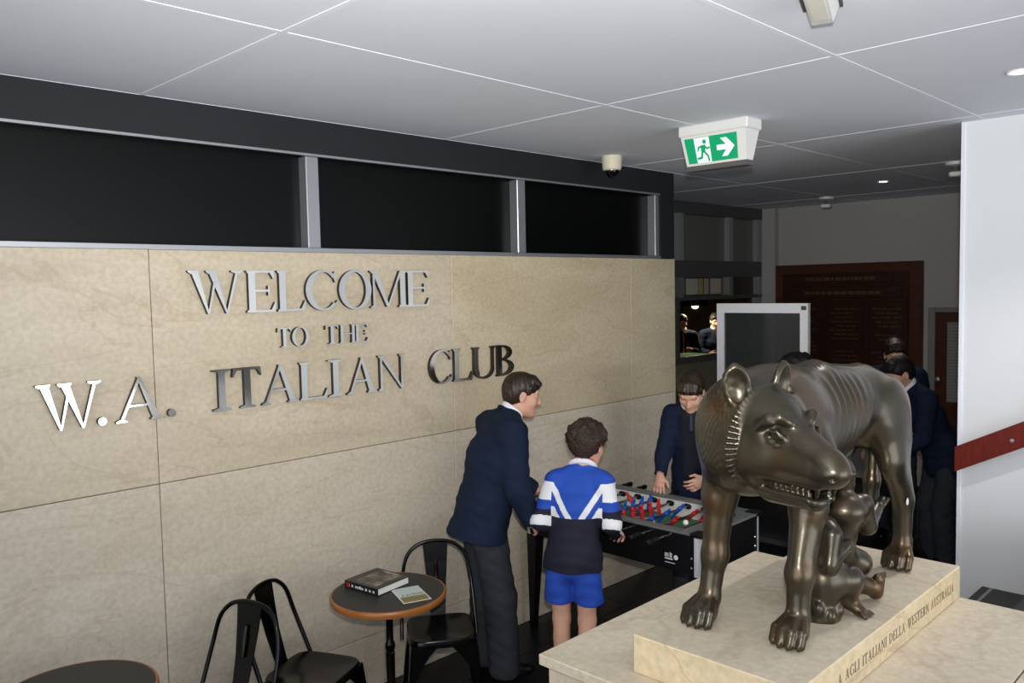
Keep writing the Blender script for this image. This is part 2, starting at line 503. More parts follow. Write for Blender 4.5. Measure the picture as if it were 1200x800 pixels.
# ================================================================== roman capitals
def glyph(ch, w, mb, ox=0.0, oz=0.0, sc=1.0, y0=0.0, y1=.02, T=.172, t=.068):
    """adds one serif capital of height 1 (times sc) and width w to mb, front towards -Y"""
    S = .05; sh = .034; nn = [0]
    def yy():                                   # strokes overlap: keep their faces a hair apart
        nn[0] += 1; return y0-nn[0]*abs(y1-y0)*.004
    def P(pts):
        mb.prism([(ox+u*sc, oz+v*sc) for u, v in pts], yy(), y1, 'y')
    def ST(out, inn, closed=True):
        y0 = yy(); mb.strip([(ox+u*sc, oz+v*sc) for u, v in out], [(ox+u*sc, oz+v*sc) for u, v in inn], y0, y1, closed, 'y')
    def foot(x, wd, l=S, r=S):
        P([(x-l, 0), (x+wd+r, 0), (x+wd+r, sh), (x+wd, sh+.04), (x, sh+.04), (x-l, sh)])
    def head(x, wd, l=S, r=S):
        P([(x-l, 1), (x-l, 1-sh), (x, 1-sh-.04), (x+wd, 1-sh-.04), (x+wd+r, 1-sh), (x+wd+r, 1)])
    def stem(x, wd, a=0, b=1):
        P([(x, a), (x+wd, a), (x+wd, b), (x, b)])
    def arc(cx, cy, rx, ry, rx2, ry2, a0, a1, n=28, dx=0):
        A = [math.radians(a0+(a1-a0)*i/n) for i in range(n+1)]
        ST([(cx+rx*math.cos(a), cy+ry*math.sin(a)) for a in A], [(cx+dx+rx2*math.cos(a), cy+ry2*math.sin(a)) for a in A], abs(a1-a0) >= 360 and False)
    if ch == 'I':
        x = w/2-T/2; l = min(w/2-T/2, .16); stem(x, T); foot(x, T, l, l); head(x, T, l, l)
    elif ch == 'L':
        stem(S, T); foot(S, T, S, .02); head(S, T, S, S+.03)
        P([(S, 0), (w-.05, 0), (w, .26), (w-.03, .26), (w-.14, .06), (S, .06)])
    elif ch == 'E':
        stem(S, T); foot(S, T, S, .02); head(S, T, S, .02)
        P([(S, 0), (w-.04, 0), (w, .24), (w-.03, .24), (w-.13, .055), (S, .055)])
        P([(S, 1), (S, .945), (w-.15, .945), (w-.07, .80), (w-.04, .80), (w-.05, 1)])
        P([(S, .49), (w-.2, .49), (w-.2, .545), (S, .545)])
        P([(w-.21, .40), (w-.17, .40), (w-.17, .64), (w-.21, .64)])
    elif ch == 'T':
        x = w/2-T/2; stem(x, T); foot(x, T, .12, .12)
        P([(.03, 1), (0, .78), (.03, .78), (.12, .94), (w-.12, .94), (w-.03, .78), (w, .78), (w-.03, 1)])
    elif ch == 'H':
        for x in (S, w-S-T): stem(x, T); foot(x, T); head(x, T)
        stem(S+T, w-2*S-2*T, .48, .535)
    elif ch == 'M':
        stem(S+.03, t); foot(S+.03, t, S+.03, S)
        stem(w-S-T, T); foot(w-S-T, T); head(w-S-T, T, .0, S)
        head(S+.03, t, S+.03, 0)
        m = (w-T)/2+.02
        P([(S, 1), (S+T, 1), (m+T*.45, .02), (m-.01, .02)])
        P([(m, .02), (m+t, .02), (w-S-T+t, 1), (w-S-T, 1)])
    elif ch == 'N':
        stem(S+.02, t); foot(S+.02, t, S+.02, S); head(S+.02, t, S+.02, 0)
        stem(w-S-t-.02, t); head(w-S-t-.02, t, S, S+.02)
        P([(S, 1), (S+T, 1), (w-S-.02, 0), (w-S-.08, 0)])
    elif ch == 'A':
        m = w*.5
        P([(.08, .02), (.08+t, .02), (m+t*.6, .97), (m-.02, 1)])
        P([(m-.05, 1), (m+.03, 1), (w-.08, .02), (w-.08-T*1.05, .02)])
        P([(w*.23, .33), (w*.74, .33), (w*.72, .385), (w*.25, .385)])
        foot(.08, t, .08, .09); foot(w-.08-T, T, .06, .08)
    elif ch == 'W':
        a, b = w*.34, w*.68
        P([(.06, 1), (.06+T*1.05, 1), (a+.03, 0), (a-.01, 0)])
        P([(a-.01, 0), (a+.03, 0), (w*.52, .86), (w*.49, .95)])
        P([(w*.36, 1), (w*.36+T*1.05, 1), (b+.03, 0), (b-.01, 0)])
        P([(b-.01, 0), (b+.03, 0), (w-.09, 1), (w-.09-t, 1)])
        head(.06, T, .06, .05); head(w*.36, T, .05, .06); head(w-.09-t, t, .12, .09)
    elif ch == 'O':
        arc(w/2, .5, w/2, .52, w/2-T*1.05, .465, 0, 360, 40)
    elif ch in 'CG':
        arc(w*.54, .5, w*.54, .52, w*.54-T*.95, .465, 42, 318 if ch == 'C' else 322, 36, dx=.02)
        P([(w*.90, .98), (w*.95, .70), (w*.91, .70), (w*.84, .86)])
        if ch == 'C': P([(w*.88, .14), (w*.97, .24), (w, .22), (w*.93, .11)])
        else: stem(w*.86, T*.9, .08, .42); head2 = [(w*.74, .42), (w, .42), (w, .45), (w*.74, .45)]; P(head2)
    elif ch == 'U':
        stem(S, T, .28, 1); head(S, T)
        stem(w-S-t-.01, t, .28, 1); head(w-S-t-.01, t)
        cx = w/2; arc(cx, .3, w/2-S, .32, w/2-S-t*1.2, .26, 180, 360, 20)
        P([(S, .33), (S+T, .33), (S+T*1.35, .13), (S+.07, .12)])
    elif ch == 'B':
        stem(S, T); foot(S, T, S, .02); head(S, T, S, .02)
        for (z0, z1, ww) in ((.51, 1.0, .9), (0, .55, 1.0)):
            cz, r = (z0+z1)/2, (z1-z0)/2
            rx = w*ww-S-T-.02; cx = S+T
            arc(cx, cz, rx+.02, r, rx+.02-T*.95, r-.05, -90, 90, 18)
    elif ch == 'D':
        stem(S, T); foot(S, T, S, .02); head(S, T, S, .02)
        arc(S+T, .5, w-S-T, .5, w-S-T*2, .445, -90, 90, 22)
    elif ch == 'R':
        stem(S, T); foot(S, T); head(S, T, S, .02)
        arc(S+T, .76, w*.9-S-T, .24, w*.9-S-T*1.95, .19, -90, 90, 16)
        P([(S+T, .54), (S+T*1.9, .54), (w, .0), (w-T*1.05, .0)])
    elif ch == 'S':
        arc(w*.5, .755, w*.46, .265, w*.46-T*.7, .205, 35, 255, 20)
        arc(w*.5, .245, w*.48, .265, w*.48-T*.7, .205, 215, 435, 20)
        P([(w*.9, 1.0), (w*.93, .72), (w*.88, .72), (w*.8, .88)]); P([(w*.08, .28), (w*.12, .28), (w*.2, .1), (w*.07, 0)])
    elif ch == '.':
        r = w/2; P([(r+r*math.cos(2*math.pi*i/20), r+r*math.sin(2*math.pi*i/20)) for i in range(20)])
    return mb

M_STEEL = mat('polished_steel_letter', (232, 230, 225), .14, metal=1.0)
M_RETURN = mat('shaded_letter_return', (64, 60, 54), .55, metal=.6)  # darker steel for the letter sides, standing in for shade and dark reflections
def lettering():
    rows = [
     (1.985, .190, 'WELCOME', 'top word WELCOME', [('W', 1.571, 1.82), ('E', 1.839, 1.984), ('L', 1.993, 2.142), ('C', 2.142, 2.324), ('O', 2.329, 2.523), ('M', 2.518, 2.748), ('E', 2.748, 2.906)]),
     (1.817, .091, 'TO THE', 'small words TO THE', [('T', 1.984, 2.057), ('O', 2.059, 2.151), ('T', 2.242, 2.318), ('H', 2.325, 2.416), ('E', 2.416, 2.494)]),
     (1.556, .182, 'W.A. ITALIAN CLUB', 'bottom line', [('W', .96, 1.197), ('.', 1.178, 1.211), ('A', 1.247, 1.443), ('.', 1.459, 1.493), ('I', 1.659, 1.745), ('T', 1.753, 1.896), ('A', 1.893, 2.085), ('L', 2.092, 2.248), ('I', 2.25, 2.337), ('A', 2.357, 2.539), ('N', 2.55, 2.721), ('C', 2.891, 3.057), ('L', 3.063, 3.212), ('U', 3.212, 3.388), ('B', 3.403, 3.545)])]
    words = {0: ['first letter of WELCOME', 'second letter of WELCOME', 'third letter of WELCOME', 'fourth letter of WELCOME', 'fifth letter of WELCOME', 'sixth letter of WELCOME', 'last letter of WELCOME'],
             1: ['starting the small word TO', 'ending the small word TO', 'starting the small word THE', 'in the middle of the small word THE', 'ending the small word THE'],
             2: ['in the initials W.A. at far left', 'after the initial W', 'in the initials W.A.', 'after the initial A', 'starting ITALIAN', 'second letter of ITALIAN', 'third letter of ITALIAN', 'fourth letter of ITALIAN', 'fifth letter of ITALIAN', 'sixth letter of ITALIAN', 'last letter of ITALIAN', 'starting CLUB', 'second letter of CLUB', 'third letter of CLUB', 'last letter of CLUB above tall boy']}
    tilt = {0: [(.0, -.010), (0, .006), (0, -.004), (0, .003), (0, .004), (0, .006), (0, .002)], 1: None, 2: None}
    for r, (z0, hgt, _, _, L) in enumerate(rows):
        for i, (c, a, b) in enumerate(L):
            mb = MB(); glyph(c, (b-a)/hgt, mb, -(b-a)/2, 0, hgt, -.021, 0.0) if c != '.' else glyph('.', b-a, mb, -(b-a)/2, 0, 1.0, -.021, 0.0)
            mm = M_STEEL
            o = mb.build('steel_full_stop' if c == '.' else 'steel_letter', M_STEEL, None, ((a+b)/2, 3.5225, z0))
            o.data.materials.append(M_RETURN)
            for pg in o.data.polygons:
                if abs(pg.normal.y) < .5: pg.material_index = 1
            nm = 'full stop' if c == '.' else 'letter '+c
            tag(o, 'polished steel '+nm+' on marble, '+words[r][i], 'letter', 'steel letters on the marble wall')
            # every letter was pinned on by hand: a fraction of a degree out of true
            o.rotation_euler = (RND.uniform(-.012, .012), 0, RND.uniform(-.012, .012))
lettering()

# ================================================================== plinth and slab
ZB, ZS = .92, 1.035
pl = thing('stone_plinth', 'large cream limestone plinth block carrying the bronze wolf', 'plinth', (2.55, 1.2, 0))
def rel(mb, name, m, p=None, c=(2.55, 1.2, 0)):
    mb.v = [(x-c[0], y-c[1], z-c[2]) for x, y, z in mb.v]
    return mb.build(name, m, p)
rel(MB().box(1.885, 3.21, .10, 1.735, 0, .885), 'body', M_STONE, pl)
rel(MB().box(1.863, 3.235, .628, 1.759, .885, ZB, .003), 'top_slab', M_STONE, pl)
rel(MB().box(1.863, 3.235, .05, .624, .885, ZB, .003), 'top_slab', M_STONE, pl)
sb = thing('inscribed_slab', 'cream stone slab with carved inscription under the bronze wolf', 'slab', (2.6, 1.205, ZB))
c = (2.6, 1.205, ZB)
rel(MB().box(1.963, 3.232, .945, 1.465, ZB, ZS, .003), 'slab', M_STONE2, sb, c)
rel(MB().box(1.966, 3.229, .948, 1.462, ZS-.001, ZS+.0008), 'top_face', M_STONE, sb, c)
def inscription():
    txt = 'A AGLI ITALIANI DELLA WESTERN AUSTRALIA'
    wd = {'I': .28, ' ': .42, 'A': .82, 'G': .85, 'L': .62, 'T': .72, 'N': .8, 'D': .82, 'E': .62, 'W': 1.12, 'S': .56, 'R': .72, 'U': .76}
    tot = sum(wd[ch]+.14 for ch in txt)
    x0, x1 = 2.195, 3.165
    s = (x1-x0)/tot
    mb = MB(); x = x0
    for ch in txt:
        if ch != ' ':
            glyph(ch, wd[ch], mb, x, .962, .031, .9443, .9452)
        x += (wd[ch]+.14)*s
    return mb
M_INK = mat('engraved_lettering', (116, 100, 76), .8)
rel(inscription(), 'inscription', M_INK, sb, c)

# ================================================================== ceiling fittings
M_SIGNWHITE = mat('sign_white_plastic', (226, 226, 222), .4)
M_SIGNGREEN = mat('exit_green', (0, 150, 98), .4, emit=(0, 170, 110), estr=.25)
M_SIGNLIT = mat('exit_white', (225, 240, 232), .4, emit=(225, 245, 235), estr=.35)
M_PLASTGREY = mat('grey_plastic', (92, 90, 88), .5)
M_CREAM = mat('cream_plastic', (222, 214, 190), .45)
M_BLACKGLOSS = mat('black_gloss', (10, 10, 11), .12, spec=.6)
def exit_sign():
    t = thing('exit_sign', 'green running man exit sign with white arrow under the ceiling', 'exit sign', (3.86, 2.295, CEIL))
    hw = .188
    MB().box(-.075, .075, -.20, .20, -.055, 0, .006).build('mount', M_SIGNWHITE, t)
    # wedge body, narrower below; local x<0 is the face seen
    MB().add([(-.068, -hw, -.055), (.068, -hw, -.055), (.068, hw, -.055), (-.068, hw, -.055),
              (-.030, -hw+.015, -.205), (.03, -hw+.015, -.205), (.03, hw-.015, -.205), (-.03, hw-.015, -.205)],
             [(0, 1, 2, 3), (4, 7, 6, 5), (0, 4, 5, 1), (1, 5, 6, 2), (2, 6, 7, 3), (3, 7, 4, 0)]).build('body', M_SIGNWHITE, t)
    MB().box(-.034, .034, -hw+.012, hw-.012, -.230, -.205).build('base_cap', M_PLASTGREY, t)
    # the face lies on the slanted plane; u runs from the left of the sign (+y) to the right (-y), v down
    def pt(u, v, off):
        x = -.068+.038*(v/.15); y = hw-.0-(.015*v/.15)-u*(2*hw-2*.015*v/.15)/(2*hw)
        return (x-off, y, -.055-v)
    def patch(name, polys, m, off, par=t):
        mb = MB()
        for pg in polys:
            n = len(pg)
            a = [pt(u, v, off) for u, v in pg]; b = [pt(u, v, off-.0006) for u, v in pg]
            mb.add(a+b, [tuple(range(n)), tuple(range(n, 2*n))[::-1]]+[(i, n+i, n+(i+1) % n, (i+1) % n) for i in range(n)])
        return mb.build(name, m, par)
    W = 2*hw
    fc = patch('green_panel', [[(.018, .012), (W-.05, .012), (W-.05, .138), (.018, .138)]], M_SIGNGREEN, .0012)
    patch('doorway', [[(.075, .014), (.165, .014), (.165, .138), (.075, .138)]], M_SIGNLIT, .002, fc)
    x, y = .205, .075
    patch('arrow', [[(x, y-.013), (x+.055, y-.013), (x+.025, y-.045), (x+.06, y-.045), (x+.105, y), (x+.06, y+.045), (x+.025, y+.045), (x+.055, y+.013), (x, y+.013)]], M_SIGNLIT, .002, fc)
    hx, hy = .135, .036
    man = [[(hx+.011*math.cos(a*math.pi/6), hy+.011*math.sin(a*math.pi/6)) for a in range(12)],
           [(.112, .052), (.140, .050), (.134, .088), (.108, .092)],
           [(.112, .053), (.122, .060), (.100, .066), (.094, .080), (.086, .077), (.093, .058)],
           [(.134, .052), (.148, .066), (.163, .062), (.165, .070), (.146, .076), (.130, .062)],
           [(.122, .086), (.135, .086), (.152, .106), (.156, .134), (.146, .136), (.142, .110)],
           [(.108, .088), (.120, .092), (.112, .118), (.080, .122), (.079, .112), (.103, .108)]]
    patch('running_man', man, M_SIGNGREEN, .0028, fc)
exit_sign()

t = thing('dome_camera', 'cream ceiling dome camera with dark lens beside the black fascia', 'camera', (4.271, 3.31, CEIL))
MB().lathe([(.0, 0), (.062, 0), (.064, -.01), (.060, -.082), (.052, -.090), (0, -.090)], n=28).build('housing', M_CREAM, t, smooth=True)
MB().lathe([(.046, -.088)]+[(.046*math.cos(a*math.pi/16), -.088-.046*math.sin(a*math.pi/16)) for a in range(1, 8)]+[(.002, -.134)], n=28).build('dome_lens', M_BLACKGLOSS, t, smooth=True)

M_LAMP = mat('lamp_glow', (255, 250, 255), .4, emit=(250, 244, 255), estr=9)
def downlight(x, y, lab, power):
    t = thing('downlight', lab, 'downlight', (x, y, CEIL), group='round recessed ceiling downlights')
    MB().lathe([(.030, -.001), (.048, -.001), (.048, -.006), (.044, -.008), (.032, -.004), (.030, -.001)], n=24).build('trim_ring', M_SIGNWHITE, t, smooth=True)
    MB().lathe([(0, -.004), (.031, -.004), (.028, -.008), (0, -.009)], n=20).build('lamp', M_LAMP, t, smooth=True)
    l = bpy.data.lights.new('downlight_beam', 'SPOT'); l.energy = power; l.spot_size = 2.0; l.spot_blend = .8; l.shadow_soft_size = .03; l.color = (1, .95, .9)
    o = bpy.data.objects.new('downlight_beam', l); COL.objects.link(o); o.parent = t; o.location = (0, 0, -.03)
downlight(3.848, .933, 'lit ceiling downlight near the white wall, at the right edge', 52)
downlight(7.134, 2.71, 'lit ceiling downlight far down the dark hall', 30)

def sensor(x, y, lab, rz=.3):
    t = thing('ceiling_sensor', lab, 'sensor', (x, y, CEIL), rz)
    MB().lathe([(0, 0), (.07, 0), (.068, -.02), (.03, -.03), (0, -.03)], n=24).build('base', M_SIGNWHITE, t, smooth=True)
    MB().tube([(0, 0, -.028), (0, 0, -.075)], .016, 10).build('stem', M_PLASTGREY, t)
    MB().box(-.07, .07, -.045, .045, -.105, -.07, .01).build('head', M_SIGNWHITE, t)
sensor(8.0, 3.58, 'white ceiling sensor on round base far down the hall')
sensor(6.44, 1.945, 'white ceiling sensor half hidden by the white wall')
t = thing('emergency_light', 'white wedge emergency light fitting at the top edge of ceiling', 'light fitting', (2.475, 1.12, CEIL))
t.rotation_euler = (0, 0, math.radians(20))
MB().add([(-.30, -.05, 0), (0, -.05, 0), (0, .05, 0), (-.30, .05, 0), (-.30, -.03, -.06), (-.015, -.03, -.06), (-.015, .03, -.06), (-.30, .03, -.06)],
         [(0, 1, 2, 3), (4, 7, 6, 5), (0, 4, 5, 1), (1, 5, 6, 2), (2, 6, 7, 3), (3, 7, 4, 0)]).build('body', M_SIGNWHITE, t)
MB().box(-.31, .006, -.056, .056, -.012, -.001).build('base_plate', M_PLASTGREY, t)
MB().box(-.28, -.06, -.022, .022, -.064, -.059).build('diffuser', mat('opal_diffuser', (228, 224, 212), .5), t)

# ================================================================== handrail and stair by the white wall
hr = thing('timber_handrail', 'polished red timber handrail rising along the white wall', 'handrail', (4.80, 1.2, 1.2))
sl = math.atan2(1.334-1.174, 1.434-1.13)
def rail():
    mb = MB(); y0, z0, y1, z1 = 1.436, 1.11, .30, 1.11+1.136*math.tan(sl)
    pr = [(-.0225, -.067), (.0225, -.067), (.0225, .067), (-.0225, .067)]
    vs = [(4.815+a, y0, z0+b) for a, b in pr]+[(4.815+a, y1, z1+b) for a, b in pr]
    mb.add(vs, [(0, 1, 2, 3), (7, 6, 5, 4), (0, 4, 5, 1), (1, 5, 6, 2), (2, 6, 7, 3), (3, 7, 4, 0)])
    return mb
rel(rail(), 'rail', M_RAILWOOD, hr, (4.80, 1.2, 1.2))
for y in (1.167, .45):
    z = 1.11+(1.436-y)*math.tan(sl)
    rel(MB().lathe([(0, -.006), (.009, -.005), (.011, 0), (0, .001)], (4.7925, y, z-.01), 14, 'x'), 'screw_cap', M_ALU, hr, (4.80, 1.2, 1.2))
    rel(MB().tube([(4.837, y, z), (4.86, y, z)], .012, 8), 'bracket', M_ALU, hr, (4.80, 1.2, 1.2))
M_TREAD = mat('black_stair_tread', (28, 28, 30), .5, var=.2, scale=20)
M_NOSE = mat('grey_nosing_strip', (120, 122, 120), .6)
stair = tag(MB().box(3.75, 4.855, -.5, 1.60, .0, .215).build('stair_1', M_TREAD), kind='structure')
for i in range(1, 4):
    y1 = 1.60-.29*i-(.06 if i > 1 else 0)
    MB().box(3.75, 4.855, -.5, y1, .215*i, .215*(i+1)).build('step', M_TREAD, stair)
    MB().box(3.78, 4.845, y1-.055, y1-.040, .215*(i+1), .215*(i+1)+.002).build('nosing_strip', M_NOSE, stair)

# ================================================================== hall beyond
M_GOLD = mat('faded_gold_lettering', (86, 54, 36), .6)
hb = thing('honour_board', 'large dark timber honour board with rows of faded gold names', 'honour board', (8.70, 3.71, .85))
c = (8.70, 3.71, .85)
def hbx(name, m, x0, x1, y0, y1, z0, z1, p=hb, b=.004):
    return rel(MB().box(x0, x1, y0, y1, z0, z1, b), name, m, p, c)
hbx('back_panel', M_WOOD2, 8.72, 8.75, 2.93, 4.50, .86, 2.25)
for (y0, y1, z0, z1) in ((2.92, 3.04, .85, 2.262), (4.38, 4.505, .85, 2.262), (3.04, 4.38, 2.16, 2.262), (3.04, 4.38, .85, .93)):
    hbx('frame_rail', M_WOOD, 8.685, 8.75, y0, y1, z0, z1)
for (y0, y1, z0, z1) in ((3.20, 4.30, 2.05, 2.14), (3.12, 4.34, 1.90, 2.02), (3.06, 3.44, .95, 1.86), (3.50, 3.88, .95, 1.86), (3.94, 4.32, .95, 1.86)):
    p = hbx('name_panel', M_WOOD2, 8.705, 8.722, y0, y1, z0, z1)
    rr = random.Random(int(y0*100+z0*10)); mb = MB()
    def dash(ya, yb, z, h):
        y = yb
        while y > ya:
            l = rr.uniform(.02, .07)
            mb.box(8.7035, 8.7052, max(ya, y-l), y, z, z+h); y -= l+rr.uniform(.008, .02)
    if z1-z0 < .2:
        dash(y0+.25*(y1-y0)-.1, y1-.25*(y1-y0)+.1, z0+.035, .035)
    else:
        z = z1-.08
        while z > z0+.04:
            if rr.random() < .8: dash(y0+.03+rr.uniform(0, .08), y1-.03-rr.uniform(0, .08), z, .012)
            z -= .045
    o = tag(rel(mb, 'gold_lettering', M_GOLD, p, c), kind='stuff')
d = tag(MB().box(8.715, 8.75, 2.02, 2.80, 0, 1.755).build('door_1', M_WOOD), kind='structure')
for (y0, y1, z0, z1) in ((2.80, 2.865, 0, 1.80), (1.95, 2.02, 0, 1.80), (2.02, 2.80, 1.755, 1.80)):
    MB().box(8.70, 8.752, y0, y1, z0, z1, .006).build('door_frame', mat('door_frame_grey', (128, 126, 124), .6), d)
M_FROST = mat('frosted_pane', (120, 124, 120), .5)
MB().box(8.706, 8.714, 2.14, 2.69, .88, 1.66).build('glass_pane', M_FROST, d)
for i in range(24):
    z = .90+i*.031
    MB().box(8.7045, 8.7062, 2.15, 2.68, z, z+.012).build('blind_slat', mat('pale_slat', (140, 143, 138), .6), d)
MB().lathe([(0, -.05), (.022, -.045), (.026, -.03), (.012, -.018), (.012, 0), (0, 0)], (8.715, 2.765, 1.10), 16, 'x').build('door_knob', M_ALU, d, smooth=True)

# glazed partition with a games room behind it
PY = 4.62
M_GREENGLASS = mat('grey_green_glass', (100, 104, 96), .3, spec=.4)
M_CLEAR = mat('clear_glass', (235, 240, 238), .04, trans=1.0, alpha=1.0, ior=1.02)
w2 = tag(MB().box(5.2, 8.70, PY, PY+.10, 2.145, 2.313).build('window_2', M_DKALU), kind='structure')
MB().box(5.2, 8.70, PY-.01, PY+.10, 2.775, CEIL).build('head_beam', M_DKALU, w2)
MB().box(5.2, 8.70, PY+.05, PY+.06, 2.313, 2.775).build('glass_pane', M_GREENGLASS, w2)
for x in (5.9, 7.04, 7.99, 8.60):
    MB().box(x-.04, x+.04, PY-.01, PY+.09, 2.313, 2.775).build('mullion', M_GREYALU, w2)
    MB().box(x-.035, x+.035, PY-.01, PY+.09, 1.945, 2.145).build('mullion', M_ALU if x < 8.5 else M_GREYALU, w2)
MB().box(5.2, 8.70, PY-.005, PY+.10, 1.915, 1.955).build('transom', M_DKALU, w2)
MB().box(5.2, 8.70, PY, PY+.09, 1.28, 1.345).build('transom', M_DKALU, w2)
M_DADO = mat('grey_beige_panel', (112, 106, 96), .7, var=.05, scale=2)
MB().box(5.2, 8.70, PY, PY+.09, 0, 1.28).build('dado_panel', M_DADO, w2)
MB().box(6.98, 7.02, PY, PY+.09, 1.345, 1.915).build('mullion', M_DKALU, w2)
MB().box(8.52, 8.70, PY, PY+.09, 1.345, 2.145).build('mullion', M_GREYALU, w2)
MB().box(5.2, 8.70, PY+.045, PY+.05, 1.345, 1.915).build('glass_pane', M_CLEAR, w2)
MB().box(8.03, 8.60, PY+.02, PY+.03, 1.955, 2.145).build('glass_pane', mat('brown_glass', (52, 44, 40), .3), w2)
nb = thing('notice_board', 'pinned papers on a wooden board behind the high glazing', 'notice board', (7.5, PY+.08, 1.96))
MB().box(-.44, .44, -.01, .01, 0, .18).build('board', mat('notice_wood', (96, 82, 56), .6), nb)
NC = [(150, 140, 100), (176, 180, 170), (170, 150, 96), (160, 158, 146), (182, 176, 160)]
for i, (a, b, k) in enumerate(((-.40, -.30, 0), (-.26, -.05, 1), (-.03, .05, 2), (.08, .16, 3), (.20, .40, 4))):
    MB().box(a, b, -.014, -.010, .012, .172).build('paper', mat('paper_%d' % i, NC[i], .8), nb)
struct('wall_games_room', MB().box(5.05, 13.6, 9.05, 9.2, 0, CEIL), mat('games_room_wall', (74, 66, 56), .9))
struct('wall_games_room_end', MB().box(13.4, 13.55, 4.62, 9.05, 0, CEIL), MATS['games_room_wall'])
struct('wall_games_room_front', MB().box(8.9, 13.4, 4.62, 4.72, 0, CEIL), MATS['games_room_wall'])
struct('wall_games_room_side', MB().box(5.0, 5.05, 4.62, 9.2, 0, CEIL), MATS['games_room_wall'])

# white framed glass screen standing in the hall
M_SCRWHITE = mat('white_screen_frame', (252, 252, 255), .35)
M_SCRGLASS = mat('smoked_screen_glass', (66, 70, 70), .10, alpha=.62, spec=.5)
gs = thing('glass_screen', 'free standing white framed screen with smoked glass pane behind the wolf', 'screen', (6.0, 3.2, 0))
ST, SW = 1.915, .385
for y in (-SW, SW-.062):
    MB().box(-.02, .02, y, y+.062, .03, ST).build('frame_post', M_SCRWHITE, gs)
MB().box(-.02, .02, -SW+.062, SW-.062, ST-.075, ST).build('frame_rail', M_SCRWHITE, gs)
MB().box(-.02, .02, -SW+.062, SW-.062, .03, .07).build('base_rail', M_DKALU, gs)
MB().box(-.004, .004, -SW+.062, SW-.062, .07, ST-.075).build('glass_pane', M_SCRGLASS, gs)
for y in (-SW+.03, SW-.03):
    MB().box(-.22, .22, y-.025, y+.025, 0, .03, .004).build('foot', M_DKALU, gs)
MB().box(-.026, -.02, -SW+.012, -SW+.05, ST-.05, ST-.02).build('corner_clip', M_PLASTGREY, gs)
# ================================================================== cafe corner
M_BLACKMETAL = mat('black_powder_coat', (5, 5, 6), .2, spec=.28)
M_TABLETOP = mat('charcoal_laminate', (44, 43, 41), .5, var=.08, scale=30)
M_TABLEEDGE = mat('varnished_edge_wood', (150, 92, 42), .32, var=.2, scale=10, stretch=(1, 1, 4))
def cafe_table(name, x, y, lab, d=.522, z=.72):
    t = thing(name, lab, 'table', (x, y, 0))
    R = d/2
    MB().lathe([(0, z-.004), (R-.012, z-.004), (R-.010, z), (0, z)], n=56).build('tabletop', M_TABLETOP, t)
    MB().lathe([(R-.013, z-.030), (R-.004, z-.028), (R, z-.018), (R, z-.006), (R-.004, z), (R-.011, z+.0006), (R-.011, z-.0035), (.05, z-.006), (.05, z-.028), (R-.013, z-.030)], n=64).build('edge_band', M_TABLEEDGE, t, smooth=True)
    MB().lathe([(.018, .03), (.018, .14), (.024, .15), (.024, .17), (.017, .18), (.021, .44), (.017, .445), (.021, .455), (.024, .47), (.021, .485), (.016, .495), (.0165, .60), (.02, .605), (.023, .615), (.02, .625), (.015, .635), (.015, z-.028)], n=20).build('column', M_BLACKMETAL, t, smooth=True)
    MB().lathe([(0, 0), (.20, 0), (.20, .012), (.17, .022), (.05, .04), (.022, .07), (0, .07)], n=40).build('base', M_BLACKMETAL, t, smooth=True)
    return t
TX, TY = 2.206, 3.005
cafe_table('cafe_table', TX, TY, 'round charcoal cafe table with wooden edge and a book on it')
cafe_table('cafe_table', .90, 3.03, 'round dark table cut off by the lower left corner', d=.53)

